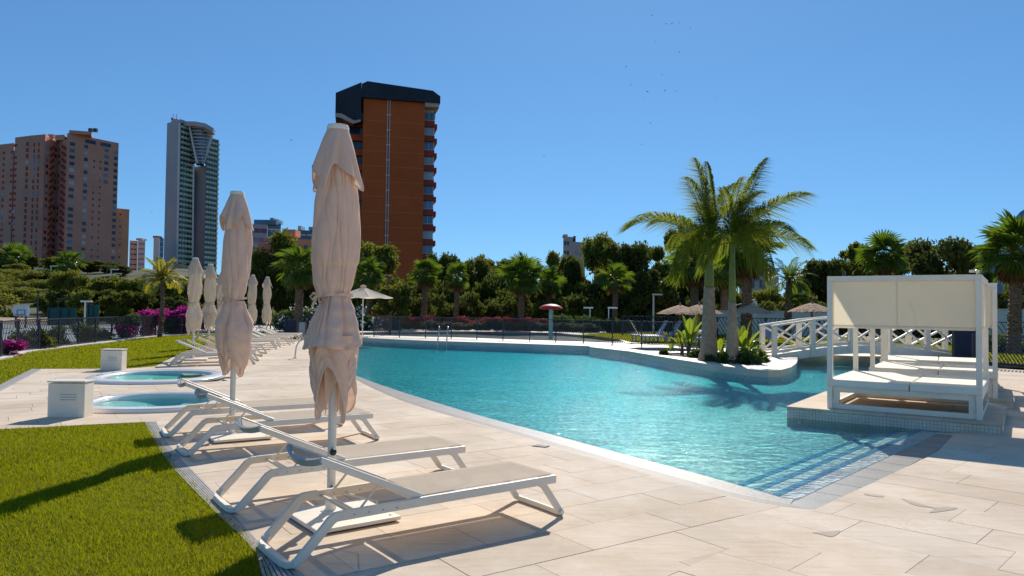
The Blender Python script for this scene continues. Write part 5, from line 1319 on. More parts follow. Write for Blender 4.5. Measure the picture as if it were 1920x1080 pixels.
feather_palm(301, 526, 633, 36.5, 'slim yellow green feathery palm standing at the dark fence by the far lawn', 1.35, FY, 26, .10)
# bright green twig growing from a trunk
e = empty('climbing_shrub', A(1497, 560, 38), 0, 'bright light green shrub beside the feathery palm trunk behind the footbridge', 'shrub')
link('foliage', leaf_mesh('foliage', rl(77, 9, 1, .7, .1, .2), 700, .10, 77, 'banana_leaf'), e, (0, 0, 0), (0, 0, 0), (1.1, .8, .7))

# ------------------------------------------------------------------ island planting
def big_leaf(L_, w, m, seed, curve=.5):
    q = random.Random(seed); mb = MB(); N_ = 10; pts = []; x = z = 0
    for k in range(N_+1):
        pts.append((x, z)); a = R(84)-curve*(k/N_)**1.5; x += L_/N_*math.cos(a); z += L_/N_*math.sin(a)
    mb.path([(p[0], 0, p[1]) for p in pts], .022, .018, rscale=[1-.08*k for k in range(N_+1)])
    vs = []; 
    for k in range(4, N_+1):
        t = (k-4)/(N_-4); ww_ = w*(math.sin(math.pi*min(1, (.06+t*.94)))**.6)*(1 if k < N_ else .1)
        for s_ in (-1, -.5, 0, .5, 1): vs.append((pts[k][0]-.12*abs(s_)*ww_, s_*ww_/2, pts[k][1]+.22*abs(s_)*ww_+q.uniform(-.012, .012)))
    r_ = N_-4; mb.add(vs, [(j*5+i, j*5+i+1, (j+1)*5+i+1, (j+1)*5+i) for j in range(r_) for i in range(4)])
    return mb.mesh('leaf', m, smooth=True)
BL_ = [big_leaf(1.0, .20, 'banana_leaf', s, c) for s, c in ((1, .15), (2, .5), (3, .9))]
def leafy(px, py, h, n, spread, label, seed, stem=True, m=None, cat='plant'):
    b = G(px, py, ZT-.04); e = empty('strelitzia_plant', b, 0, label, cat, 'broad leaved plants on the island'); q = random.Random(seed)
    if stem: MB().lathe([(.07, 0), (.05, h*.25), (.035, h*.4)], n=8).build('stem', 'palm_bark', e, world=False)
    for k in range(n):
        t = (k+.5)/n; s_ = h*q.uniform(.65, 1.0)*(1-.25*t); link('leaf', BL_[min(2, int(t*3))], e, (q.uniform(-.05, .05), q.uniform(-.05, .05), h*.12 if stem else 0), (0, R(spread*t), k*2.4+q.uniform(-.3, .3)), (s_, s_*q.uniform(.8, 1.3), s_))
leafy(1291, 667, 1.45, 9, 22, 'tall bright green broad leaved plant left of the left royal palm', 2)
leafy(1279, 665, .95, 6, 24, 'shorter pale green broad leaved plant at the left of the tall one', 3)
leafy(1257, 664, .60, 6, 45, 'small thin leaved plant at the left tip of the planting bed', 4, stem=False)
leafy(1350, 676, .85, 8, 40, 'plant growing between the two royal palm trunks', 5, stem=False)
leafy(1392, 681, 1.25, 12, 42, 'bushy plant right against the right royal palm trunk', 6)
leafy(1405, 679, 1.05, 12, 60, 'spreading plant at the right end of the planting bed', 7)
leafy(1375, 686-3, .80, 9, 55, 'low plant in front of the right royal palm trunk', 8, stem=False)
leafy(1418, 682, .62, 12, 75, 'spiky low plant at the right tip of the planting bed', 9, stem=False)
SPK = leaf_mesh('foliage', [(0, 0, .12, .28, .9), (.15, .1, .1, .2, .8), (-.2, 0, .1, .2, .8)], 900, .075, 55, 'shrub_leaf', aspect=4)
for px, py, s_ in ((1310, 672, .8), (1330, 679, .6), (1362, 682.5, .9), (1400, 684, 1.0), (1420, 680, .9), (1245, 665.5, .5)):
    o = link('low_shrub', SPK, None, G(px, py, ZT-.03), (0, 0, px), (s_, s_, s_)); tag(o, 'small grassy green shrub in the planting bed of the palm island', 'shrub', 'grassy shrubs in the island bed')

# ------------------------------------------------------------------ hedges and flowers
HB = leaf_mesh('hedge_bush', rl(41, 12, 1, .8, .2, .3), 1800, .07, 41, 'silver_leaf'); HR = leaf_mesh('flower_bush', rl(42, 12, 1, .8, .2, .3), 1800, .06, 42, 'red_flower'); HG = leaf_mesh('shrub', rl(43, 12, 1, .8, .2, .3), 2600, .06, 43, 'shrub_leaf')
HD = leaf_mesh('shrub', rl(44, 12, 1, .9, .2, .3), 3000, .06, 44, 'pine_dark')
HM = leaf_mesh('bougainvillea', rl(45, 12, 1, .9, .16, .26), 2200, .07, 45, 'magenta')
def row(me, nm, px0, px1, n, Y0, Y1, w, h, label, cat, grp, z=ZT, seed=0):
    q = random.Random(seed)
    for k in range(n):
        t = (k+.5)/n; Y = Y0+(Y1-Y0)*t+q.uniform(-.2, .2); x = (px0+(px1-px0)*t-960)/FOC*Y; s_ = q.uniform(.85, 1.2)
        o = link(nm, me, None, (x, Y, z+h*.45*s_), (0, 0, q.uniform(0, 6)), (w*s_, w*.9, h*s_)); tag(o, label, cat, grp)
row(HB, 'hedge_bush', 690, 1120, 26, 48.5, 47, 1.0, .65, 'low silvery bush in the row behind the paddling pool', 'bush', 'silvery bushes behind the paddling pool', seed=1)
row(HR, 'flower_bush', 700, 1110, 22, 51, 50, 1.1, .95, 'reddish flowering bush in the bed behind the paddling pool', 'bush', 'reddish bushes behind the paddling pool', seed=2)
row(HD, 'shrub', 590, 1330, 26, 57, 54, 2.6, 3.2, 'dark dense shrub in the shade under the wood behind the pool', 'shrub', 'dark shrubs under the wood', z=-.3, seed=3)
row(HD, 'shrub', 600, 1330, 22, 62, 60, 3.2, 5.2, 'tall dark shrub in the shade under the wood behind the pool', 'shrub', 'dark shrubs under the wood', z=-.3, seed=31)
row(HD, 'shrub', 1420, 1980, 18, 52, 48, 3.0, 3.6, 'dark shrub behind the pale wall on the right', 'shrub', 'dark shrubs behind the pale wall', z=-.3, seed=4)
row(HG, 'shrub', 530, 700, 9, 47, 47, 1.5, 1.5, 'green flowering shrub behind the last loungers', 'shrub', 'green shrubs behind the last loungers', z=0, seed=5)
row(HG, 'shrub', 1040, 1180, 6, 50, 48, 1.4, 1.3, 'green shrub on the edge of the wood, right of the red mushroom', 'shrub', 'green shrubs right of the mushroom', z=0, seed=6)
WF = leaf_mesh('blossom', rl(46, 10, 1, .8, .2, .3), 130, .07, 46, 'white_flower')
row(WF, 'blossom', 535, 700, 8, 46.7, 46.7, 1.6, 1.6, 'white blossoms on the green shrubs behind the last loungers', 'flowers', 'white blossoms', z=0.1, seed=5)
def fl(px, py, Y, w, h, me, nm, label, cat, grp=None, z=None):
    p = A(px, py, Y); o = link(nm, me, None, p if z is None else (p.x, p.y, z), (0, 0, px), (w, w, h)); tag(o, label, cat, grp)
fl(281, 606, 37.9, 1.5, 1.5, HM, 'bougainvillea', 'magenta bougainvillea behind the fence just left of the yellow green palm', 'shrub')
fl(282, 592, 38.2, .55, .6, HM, 'bougainvillea', 'small magenta tuft sticking up above the fence left of the yellow green palm', 'shrub')
fl(328, 606, 40.5, 1.5, 1.6, HM, 'bougainvillea', 'magenta bougainvillea behind the fence just left of the first cream parasol', 'shrub')
fl(345, 602, 41.0, 1.5, 1.7, HM, 'bougainvillea', 'magenta bougainvillea behind the fence hidden partly by the first cream parasol', 'shrub')
fl(381, 598, 42.5, 1.2, 1.2, HM, 'bougainvillea', 'magenta bougainvillea seen between the first two cream parasols', 'shrub')
fl(310, 610, 40, 1.0, 1.0, HG, 'shrub', 'green shrub between the two bougainvilleas behind the dark fence', 'shrub')
fl(235, 622, 36, 1.1, .8, HM, 'bougainvillea', 'low pink bougainvillea at the foot of the fence, left of the tall magenta one', 'shrub')
fl(199, 634, 33, .7, .45, HM, 'bougainvillea', 'small purple flower clump at the fence foot, midway along the fence', 'shrub')
fl(165, 628, 31.5, 1.3, 1.2, HG, 'shrub', 'green shrub behind the middle of the dark fence', 'shrub')
fl(243, 608, 36.5, 1.0, 1.3, HG, 'shrub', 'light green shrub behind the fence above the pink flowers', 'shrub')
fl(100, 632, 28, 1.3, 1.1, HD, 'shrub', 'dark shrub behind the left part of the dark fence', 'shrub')
fl(10, 655, 22.5, 1.2, .6, HM, 'bougainvillea', 'pink flowers low behind the fence at the left edge of the photo', 'shrub')
fl(60, 640, 26, 1.4, 1.2, HD, 'shrub', 'dark shrub behind the fence under the basketball board', 'shrub')
fl(1885, 655, 28, 1.5, 1.4, HG, 'shrub', 'green shrub behind the deck fence at the right edge', 'shrub')
# ------------------------------------------------------------------ buildings
def frame_box(nm, m, parent, a, b): return MB().bbox(a, b).build(nm, m, parent, world=False)
WINM = {}
def win_mesh(w, h, m, nm='window', d=.12):
    k = (w, h, m)
    if k not in WINM: WINM[k] = MB().box((0, 0, 0), (w, d, h)).mesh(nm, m)
    return WINM[k]
def local_to(e):
    return Matrix.Translation(e.location) @ Matrix.Rotation(e.rotation_euler.z, 4, 'Z')
# red tower -----------------------------------------------------------------
Y0 = 140
pL = A(675, 560, Y0); pR = A(791, 560, Y0+2.5); ang = math.atan2(pR.y-pL.y, pR.x-pL.x); Wt = math.hypot(pR.x-pL.x, pR.y-pL.y)
e = empty('red_tower_block', (pL.x, pL.y, -.4), ang, 'tall terracotta tower block with black roof band, right of the tallest closed parasol', 'building')
Ht = A(735, 178, Y0).z+.4; s_m = Y0/FOC
frame_box('wall', 'terracotta', e, (0, 0, 0), (Wt, 14, Ht))
nf = int(Ht/2.9)
for k in range(1, nf): frame_box('floor_joint', 'brown_wall', e, (.05, -.03, k*2.9), (Wt-.05, -.002, k*2.9+.05))
# drain pipes on the facade
for dx in (-.22, .22): MB().tube([(Wt*.41+dx, -.12, 6), (Wt*.41+dx, -.12, Ht-.2)], .07, 6).build('drain_pipe', 'tower_line', e, world=False)
for k in range(nf-1): frame_box('pipe_bracket', 'tower_line', e, (Wt*.41-.4, -.16, 7+k*2.9), (Wt*.41+.4, -.13, 7.18+k*2.9))
# right-hand side: set-back bays with balconies
for k in range(1, nf):
    z = k*2.9
    frame_box('balcony', 'brick_red', e, (Wt+.01, 1.0, z-.15), (Wt+2.1, 6.0, z+1.0))
    frame_box('balcony', 'brick_red', e, (Wt+2.12, 3.0, z-.1), (Wt+2.8, 9, z+.9))
    m = 'window_pale' if k in (12, 9, 14) or k % 5 == 0 else 'window_blue'
    w_ = frame_box('window', m, e, (Wt+.03, 1.6, z+1.02), (Wt+1.95, 1.7, z+2.70))
    for xx in (.68, 1.3): frame_box('mullion', 'white_wall', w_, (Wt+xx, 1.54, z+1.02), (Wt+xx+.07, 1.598, z+2.7)) if False else None
    fr = frame_box('window_frame', 'tower_line', e, (Wt+.95, 1.50, z+1.02), (Wt+1.04, 1.598, z+2.70))
    frame_box('railing', 'white_wall', e, (Wt+.03, .96, z+1.03), (Wt+2.05, .99, z+1.10))
    frame_box('wall', 'white_wall', e, (Wt+1.96, 1.62, z+1.01), (Wt+2.1, 5.5, z+2.74))
frame_box('wall', 'terracotta', e, (Wt+.01, 5.5, 0), (Wt+1.9, 14, Ht-.1))
frame_box('wall', 'white_wall', e, (Wt+.02, 1.9, 0), (Wt+1.94, 5.4, Ht-.2))
# left side with stepped balconies
for k in range(1, nf):
    z = k*2.9
    frame_box('balcony', 'terracotta', e, (-3.6, 4.0, z-.15), (-.02, 9, z+.95))
    frame_box('window', 'window_dark', e, (-2.6, 4.8, z+.97), (-.04, 4.9, z+2.7))
frame_box('wall', 'brown_wall', e, (-3.0, 5.2, 0), (-.03, 13, Ht-7))
# black crown
zt0, zt1 = A(735, 185, Y0).z+.4, A(700, 154, Y0).z+.4
x_l = A(629, 190, Y0+3).x; 
def wx(px, Y=Y0): return (A(px, 300, Y)-pL).x/math.cos(ang)
cr = MB()
cr.add([(wx(676), -.8, zt0), (wx(820), -.8, zt0-.1), (wx(820), -.8, zt1-1.9), (wx(806), -.8, zt1-.9), (wx(686), -.8, zt1), (wx(676), -.8, zt1-.6),
        (wx(676), 16, zt0), (wx(820), 16, zt0-.1), (wx(820), 16, zt1-1.9), (wx(806), 16, zt1-.9), (wx(686), 16, zt1), (wx(676), 16, zt1-.6)],
       [(0, 1, 2, 3, 4, 5), (11, 10, 9, 8, 7, 6)]+[(i, (i+1) % 6, 6+(i+1) % 6, 6+i) for i in range(6)])
cr.build('roof_band', 'roof_black', e, world=False)
lz = lambda y: A(650, y, Y0).z+.4
cr = MB(); a_ = [(wx(629), 3, lz(212)), (wx(640), 3, lz(212)), (wx(664), 1, lz(227)), (wx(675.6), -.7, lz(225)), (wx(675.6), -.7, lz(156)), (wx(629), 3, lz(169))]
cr.add(a_+[(p[0]+.02, 15, p[2]) for p in a_], [tuple(range(6)), tuple(range(11, 5, -1))]+[(i, (i+1) % 6, 6+(i+1) % 6, 6+i) for i in range(6)]); cr.build('roof_wing', 'roof_black', e, world=False)
cr = MB(); cr.add([(wx(629), 2.8, lz(208)), (wx(640), 2.8, lz(208)), (wx(664), .8, lz(224)), (wx(675), -.9, lz(226)), (wx(675), -.9, lz(230)), (wx(661), .8, lz(231)), (wx(638), 2.8, lz(216)), (wx(629), 2.8, lz(215))], [tuple(range(8))]); cr.build('soffit', 'pink_wall', e, world=False)
frame_box('soffit', 'pink_wall', e, (Wt, -.6, zt0-.9), (wx(818), 3, zt0-.12))
frame_box('side_canopy', 'roof_black', e, (wx(812, Y0+4), 4, lz(204)), (wx(820, Y0+4), 9, lz(187)))

# brown towers on the hill ------------------------------------------------------
def tower(name, corners, ztop, zbot, label, m, group=None):
    e = empty(name, (corners[0][0], corners[0][1], zbot), 0, label, 'building', group)
    return e
def facade(e, p, q, z0, z1, cols, zs, m='window_dark', w=1.7, h=1.5, skip=0, seed=0, pale=.15, nm='window', lim=None):
    """windows set into the wall running p->q (world xy)"""
    d = Vector((q[0]-p[0], q[1]-p[1], 0)); a = math.atan2(d.y, d.x); q_2 = random.Random(seed); mats = [m, 'window_pale', 'window_blue']
    for ci_, c in enumerate(cols):
        ww, hh = (w, h) if not hasattr(c, '__len__') else (c[1], c[2] if len(c) > 2 else h); cc = c if not hasattr(c, '__len__') else c[0]
        for z in zs:
            if q_2.random() < skip: continue
            r_ = q_2.random(); mm = 'window_pale' if r_ < pale else ('window_blue' if r_ < pale+.2 else m)
            x = p[0]+d.x*cc; y = p[1]+d.y*cc
            o = link(nm, win_mesh(ww, hh, mm), e, (x-e.location.x, y-e.location.y, z-e.location.z), (0, 0, a))
YB = 300
def W_(px, Y): return (px-960)/FOC*Y
def vert(px, y, Y): return A(px, y, Y)
# main block: window facade from px 122 (near) to px 219 (far)
mA = A(122, 400, 300); mB = A(219, 400, 318); mC = Vector((mB.x-19, mB.y+28, 0)); mD = Vector((mA.x-14, mA.y+22, 0))
zt = A(122, 249, 300).z; e = empty('brown_tower', (mA.x, mA.y, 8), 0, 'tall brown apartment tower with zigzag balconies on the hill at the left', 'building', 'brown towers on the hill')
MB().prism([(mA.x, mA.y), (mB.x, mB.y), (mC.x, mC.y), (mD.x, mD.y)], 2, zt).build('wall', 'brown_wall', e)
MB().prism([(mA.x+.3, mA.y+.6), (mA.x+8, mA.y+3), (mA.x+5, mA.y+9), (mA.x-2, mA.y+7)], zt-.02, zt+1.3).build('roof_house', 'brown_wall', e)
MB().prism([(mA.x-6.5, mA.y+2.5), (mA.x-2, mA.y+1.5), (mA.x-5, mA.y+8), (mA.x-9, mA.y+9)], zt-2.55, zt-.4).build('roof_house', 'brown_wall', e)
for dx in (6, 8): MB().box((mA.x+dx, mA.y+6, zt+2.6), (1.4, 1.2, 1.5)).build('roof_tank', 'dark_metal', e)
FH = 2.68; zs = [zt-4.2-FH*k for k in range(19)]
facade(e, (mA.x, mA.y-.05), (mB.x, mB.y-.05), 0, 0, [(.10, 2.0, 1.4), (.95, 1.5, 1.4)], zs, seed=1, pale=.1)
facade(e, (mA.x, mA.y-.05), (mB.x, mB.y-.05), 0, 0, [(.36, 1.5, 1.4)], zs, seed=2, pale=.35)
facade(e, (mA.x, mA.y-.05), (mB.x, mB.y-.05), 0, 0, [(.52, .6, .9), (.645, .6, .9)], zs[2:], seed=3, skip=.12)
facade(e, (mA.x, mA.y-.05), (mB.x, mB.y-.05), 0, 0, [(.76, 1.7, 1.4)], zs[:6], seed=4, pale=.1)
facade(e, (mA.x, mA.y-.05), (mB.x, mB.y-.05), 0, 0, [(.44, 4.4, 1.5), (.74, 4.4, 1.5)], [zt-1.9], seed=5, pale=0)
# zigzag wing left of it with slanted stair balconies
wL = A(83, 400, 298); wM = A(104, 400, 306)
MB().prism([(wL.x, wL.y), (wM.x, wM.y), (mA.x-.1, mA.y+.1), (mD.x, mD.y), (wL.x-2, wL.y+25)], 2, zt-2.5).build('wall', 'brown_wall', e)
zz = [zt-6.0-FH*k for k in range(18)]
facade(e, (wL.x, wL.y-.06), (wM.x, wM.y-.06), 0, 0, [(.12, 1.5, 1.3)], zz, seed=7, pale=.2)
facade(e, (wL.x, wL.y-.06), (wM.x, wM.y-.06), 0, 0, [(.86, 1.3, 1.4)], zz, seed=8, pale=.3)
facade(e, (wM.x, wM.y-.06), (mA.x, mA.y-.06), 0, 0, [(.22, 1.2, 1.4)], zz, seed=9, pale=.3)
def slant(p, q, z, dz, nm='balcony'):
    a = Vector((p[0], p[1], z)); b = Vector((q[0], q[1], z+dz)); MB().beam(a, b, .9, .9).build(nm, 'brick_red', e)
for z in zz:
    a = Vector((wL.x, wL.y, 0)).lerp(Vector((wM.x, wM.y, 0)), .40); b = Vector((wL.x, wL.y, 0)).lerp(Vector((wM.x, wM.y, 0)), .72); slant((a.x, a.y-.5), (b.x, b.y-.5), z-.8, 1.7)
    a = Vector((wM.x, wM.y, 0)).lerp(Vector((mA.x, mA.y, 0)), .60); b = Vector((wM.x, wM.y, 0)).lerp(Vector((mA.x, mA.y, 0)), .90); slant((a.x, a.y-.5), (b.x, b.y-.5), z+1.0, -1.5)
# annex on the right
aA = A(217, 450, 322); aB = A(241, 450, 326); za = A(228, 393, 324).z
e2 = empty('brown_annex', (aA.x, aA.y, 4), 0, 'narrow lower brown block attached to the right of the big brown tower', 'building', 'brown towers on the hill')
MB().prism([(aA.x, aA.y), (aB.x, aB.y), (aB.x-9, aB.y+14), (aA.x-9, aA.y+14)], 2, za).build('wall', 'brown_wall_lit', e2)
MB().prism([(aA.x-.2, aA.y-.2), (aB.x+.2, aB.y-.2), (aB.x-9, aB.y+14.2), (aA.x-9, aA.y+14.2)], za, za+.35).build('parapet', 'brown_wall', e2)
facade(e2, (aA.x, aA.y-.05), (aB.x, aB.y-.05), 0, 0, [(.32, .7, .8)], [za-2.2-FH*k for k in range(11)], seed=10)
# back tower at the left edge
bA = A(-14, 400, 335); bB = A(22, 400, 330); bC = A(24, 400, 326); bD = A(52, 400, 322); bE = A(78, 400, 318); bF = A(98, 400, 322)
e3 = empty('brown_tower', (bC.x, bC.y, 8), 0, 'brown apartment tower at the left edge of the photo, left of the zigzag one', 'building', 'brown towers on the hill')
z1, z2, z3 = A(20, 268, 330).z, A(40, 254, 322).z, A(85, 265, 320).z
MB().prism([(bA.x, bA.y), (bB.x, bB.y), (bB.x-4, bB.y+20), (bA.x-4, bA.y+20)], 2, z1).build('wall', 'brown_wall', e3)
MB().prism([(bC.x, bC.y), (bD.x, bD.y), (bE.x, bE.y+1), (bE.x-4, bE.y+22), (bC.x-4, bC.y+22)], 2, z2).build('wall', 'brown_wall', e3)
MB().prism([(bE.x+.05, bE.y+1.2), (bF.x, bF.y), (bF.x-13, bF.y+20), (bE.x-13, bE.y+20)], 2, z3).build('wall', 'brown_wall', e3)
zb_ = [z2-3.6-FH*k for k in range(19)]
facade(e3, (bA.x, bA.y-.05), (bB.x, bB.y-.05), 0, 0, [(.5, 1.2, 1.2), (.92, 1.6, 1.0)], [z-2 for z in zb_], 'brick_red', seed=11, pale=.05)
facade(e3, (bC.x, bC.y-.05), (bD.x, bD.y-.05), 0, 0, [(.05, 2.2, 1.0), (.85, 1.5, 1.7)], zb_, 'brick_red', seed=12, pale=.05)
facade(e3, (bD.x, bD.y-.05), (bE.x, bE.y+.95), 0, 0, [(.3, .8, 1.7), (.6, .8, 1.7)], [z-.6 for z in zb_], 'brick_red', seed=13, pale=.12)
facade(e3, (bE.x, bE.y+1.1), (bF.x, bF.y-.05), 0, 0, [(.5, .6, 1.0)], [z-4.5 for z in zb_], seed=14, skip=.3)
MB().box((bC.x+3, bC.y+8, z2+.8), (2, 2, 1.6)).build('roof_tank', 'dark_metal', e3); MB().box((bE.x-1.5, bE.y+8, z2+.7), (2.5, 2, 1.4)).build('roof_house', 'brown_wall', e3)

# grey twin tower ------------------------------------------------------------------
YT = 450
def T_(px, y, Y=YT): return A(px, y, Y)
s0 = T_(309, 400); s1 = T_(334.5, 400, 440); s2 = T_(362, 400, 452); s4 = T_(384, 400, 452); s3 = T_(363, 400, 446); s5 = T_(408, 400, 462)
ztw = T_(322, 231).z; ztr = A(395, 258, 455).z
e = empty('twin_tower', (s1.x, s1.y, 0), 0, 'tallest grey green twin tower with a glazed V between its two legs', 'building')
MB().prism([(s0.x, s0.y), (s1.x, s1.y), (s2.x, s2.y), (s2.x-6, s2.y+12), (s0.x, s0.y+14)], 0, ztw).build('wall', 'tower_grey', e)
MB().prism([(s4.x, s4.y), (s5.x, s5.y), (s5.x-6, s5.y+12), (s4.x-5.5, s4.y+12)], 0, ztr).build('wall', 'tower_grey', e)
MB().prism([(W_(359, 458), 458), (W_(385, 453.3), 453.3), (W_(385, 453.3)-4, 464), (W_(359, 458)-4, 466)], 0, A(375, 308, 450).z).build('link_block', 'tower_grey', e)
def grid(p, q, z0, z1, m, nm, cols, fh, depth=.5, clipf=None):
    d = Vector((q.x-p.x, q.y-p.y, 0)); L_ = d.length; a = math.atan2(d.y, d.x); u = d/L_; n_ = Vector((u.y, -u.x, 0)); bal = MB(); win = MB(); col = MB()
    k = 0; z = z0
    while z < z1:
        for c in range(cols):
            t0 = (c+.12)/cols; t1 = (c+.88)/cols
            if clipf and not clipf((t0+t1)/2, z): continue
            A_ = p+d*t0; B_ = p+d*t1; A_ = Vector((A_.x, A_.y, z)); B_ = Vector((B_.x, B_.y, z))
            bal.beam(A_+n_*.45+Vector((0, 0, .45)), B_+n_*.45+Vector((0, 0, .55)), .5, 1.3)
            win.beam(A_+n_*.08+Vector((0, 0, 1.9)), B_+n_*.08+Vector((0, 0, 2.0)), .3, 1.3)
        z += fh; k += 1
    bal.build(nm, m, e)['kind'] = 'stuff'; win.build('windows', 'window_dark', e)['kind'] = 'stuff'
vtop = T_(345, 235).z; vbot = A(371, 308, 450).z
grid(s1, s2, 6, ztw-2, 'tower_green', 'balconies', 5, 3.1, clipf=lambda t, z: not (z > vbot and t > .42+.58*(ztw-z)/(ztw-vbot)))
grid(s4, s5, 6, ztr-1, 'tower_green', 'balconies', 5, 3.1, clipf=lambda t, z: not (z > vbot+8 and t < .62*(z-vbot-8)/(ztr-vbot-8)))
# bright edge lines and the V
def line(p, q, r=.45): MB().beam(p, q, r*2, r*2).build('edge_band', 'tower_line', e)
line(T_(337, 232, 439), T_(331.5, 520, 439)); line(T_(355, 235, 444), T_(369.5, 306, 444)); line(T_(398, 255, 450), T_(381, 308, 450)); line(T_(410, 262, 461), T_(405, 500, 461), .3); line(T_(363, 308, 445), T_(361, 500, 445), .35)
NV = 11
for k in range(NV):
    y = 240+k*6.2; t = k/(NV-1); xa = 354+12.5*t; xb = 396-13*t; Yc = 447
    a = A(xa, y, Yc+2); b = A(xb, y+3*(1-t), Yc+6); c = A((xa+xb)/2+2, y, Yc-3*(1-t))
    arc = [a.lerp(c, .0), a.lerp(c, .5)+Vector((0, -.8, 0)), c, c.lerp(b, .5)+Vector((0, -.8, 0)), b]
    MB().path(arc, 3.0, .7).build('curved_floor', 'tower_grey' if k % 3 else 'pink_wall', e); 
    MB().path([v+Vector((0, .8, -.95)) for v in arc], 2.2, 1.3).build('curved_glazing', 'window_blue', e)
bk = MB(); bk.add([A(354, 236, 452), A(398, 248, 456), A(382, 312, 454), A(368, 310, 452), A(354, 236, 456), A(398, 248, 460), A(382, 312, 458), A(368, 310, 456)], [(0, 1, 2, 3), (7, 6, 5, 4), (0, 4, 5, 1), (1, 5, 6, 2), (2, 6, 7, 3), (3, 7, 4, 0)]); bk.build('glass_core', 'window_dark', e)
MB().path([A(340, 229, 446), A(352, 233, 444), A(368, 233, 441), A(382, 236, 442), A(394, 244, 446), A(397, 250, 449)], 4, 2.6).build('roof_ring', 'tower_grey', e)
for px, y, w, h in ((321, 219.5, 4, 2), (326, 222, 12, 4), (337, 227, 14, 4)): p = T_(px, y+h, 447); MB().box((p.x, p.y+4, p.z), (w*.325, 6, h*2*.325)).build('roof_plant', 'tower_grey', e)
for px in (325, 331): MB().beam(T_(px, 226, 449), T_(px, 214, 449), .35, .35).build('mast', 'tower_grey', e)
# other blocks --------------------------------------------------------------------
def block(px0, px1, ytop, ybot, Y, m, label, nm='apartment_block', dep=12, tilt=2.0, wins=None, roof=None, grp='distant apartment blocks'):
    a = A(px0, ybot, Y); b = A(px1, ybot, Y+tilt); zt_ = A((px0+px1)/2, ytop, Y).z; z0_ = min(a.z, 0)
    e = empty(nm, (a.x, a.y, z0_), 0, label, 'building', grp)
    MB().prism([(a.x, a.y), (b.x, b.y), (b.x+dep*b.x/b.y*1.05, b.y+dep), (a.x+dep*a.x/a.y, a.y+dep)], z0_, zt_).build('wall', m, e)
    if wins:
        for cols, ww, hh, mm, fh in wins:
            z = zt_-fh*.7
            n_ = 0
            while z > max(a.z, z0_)+fh*.3 and n_ < 24:
                for c in cols: 
                    x = a.x+(b.x-a.x)*c; y = a.y+(b.y-a.y)*c-.04; link('window', win_mesh(ww, hh, mm, d=.3), e, (x-e.location.x, y-e.location.y, z-z0_), (0, 0, math.atan2(b.y-a.y, b.x-a.x)))
                z -= fh; n_ += 1
    if roof: 
        for (p0, p1, y0, y1, mm) in roof:
            q0 = A(p0, y1, Y+3); q1 = A(p1, y0, Y+3); MB().bbox((q0.x, Y+2, q0.z-.1), (q1.x, Y+7, q1.z)).build('roof_house', mm, e)
    return e
block(241, 256, 451, 540, 380, 'white_wall', 'pale slab with dark grilles right of the narrow brown annex', wins=[((.3, .7), 1.1, .6, 'window_dark', 2.6)])
block(256.5, 270, 450, 540, 376, 'white_wall', 'slim white tower with balconies, between the brown annex and the grey twin tower', wins=[((.25, .7), 1.4, 1.0, 'tower_grey', 2.6)], roof=[(257, 268, 447, 450, 'tower_grey')])
block(286, 297, 445, 530, 420, 'white_wall', 'slim white slab immediately left of the grey twin tower', tilt=0, roof=[(288, 298, 442.5, 446, 'terracotta')])
block(297.3, 305, 446, 530, 420, 'window_blue', 'slim blue glazed slab squeezed beside the grey twin tower', wins=[((.5,), 1.9, .35, 'tower_line', 3.0)])
block(471, 500, 420, 500, 240, 'tower_grey', 'modern glazed block right of the second taupe parasol', wins=[((.3, .75), 2.0, 1.4, 'window_blue', 3.0)], roof=[(478, 520, 413, 421, 'window_blue')])
block(500.3, 525, 418, 500, 243, 'window_blue', 'blue glass wing with white balcony bands beside the modern glazed block', wins=[((.5,), 4.0, .5, 'tower_line', 3.0)], roof=[(508, 515, 409, 418, 'tower_grey'), (519, 524, 412, 418, 'tower_line')])
block(482, 512, 455, 510, 205, 'brown_wall', 'low terracotta stepped block left of the orange terraced one', wins=[((.2, .4, .6, .8), .8, .8, 'window_dark', 3.0)])
block(512.3, 540, 442, 510, 204, 'terracotta', 'taller middle step of the orange terraced block', wins=[((.3, .7), .9, .9, 'window_dark', 3.0)], roof=[(497, 520, 447, 452, 'brown_wall'), (531, 556, 431, 442, 'brown_wall_lit')])
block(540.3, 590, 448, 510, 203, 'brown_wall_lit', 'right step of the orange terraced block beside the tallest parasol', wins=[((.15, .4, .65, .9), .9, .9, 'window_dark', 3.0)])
block(540, 592, 431, 448, 260, 'window_blue', 'glass roof floors peeping above the orange terraced block', wins=[((.2, .5, .8), 2.4, .5, 'tower_line', 2.4)], roof=[(560, 566, 424, 431, 'tower_line'), (580, 590, 426, 431, 'tower_grey')])
block(1055, 1073, 443, 560, 230, 'pink_wall', 'pale pink block of flats above the middle of the wood', wins=[((.2, .5), .6, 1.2, 'window_dark', 3.0)], roof=[(1056, 1064, 440, 443.5, 'pink_wall')])
block(1073.3, 1096, 453, 560, 232, 'pink_wall', 'right lower part of the pale pink flats, with grey bands', tilt=3, wins=[((.5,), 3.2, .5, 'tower_grey', 5)], roof=[(1075, 1079, 443, 453, 'dark_metal')])
block(1113, 1149, 448, 560, 235, 'brick_red', 'small dark red tower just right of the pale pink flats', roof=[(1120, 1146, 446.5, 448.5, 'roof_black')])
block(1386, 1458, 508, 600, 120, 'pink_wall', 'pink house with balconies seen behind the palms above the footbridge', dep=10, wins=[((.08, .3), 1.1, 1.2, 'window_dark', 3.0), ((.62, .82), 1.3, 1.5, 'window_blue', 3.0)], roof=[(1430, 1458, 503, 508.5, 'white_wall')], grp='houses behind the garden')
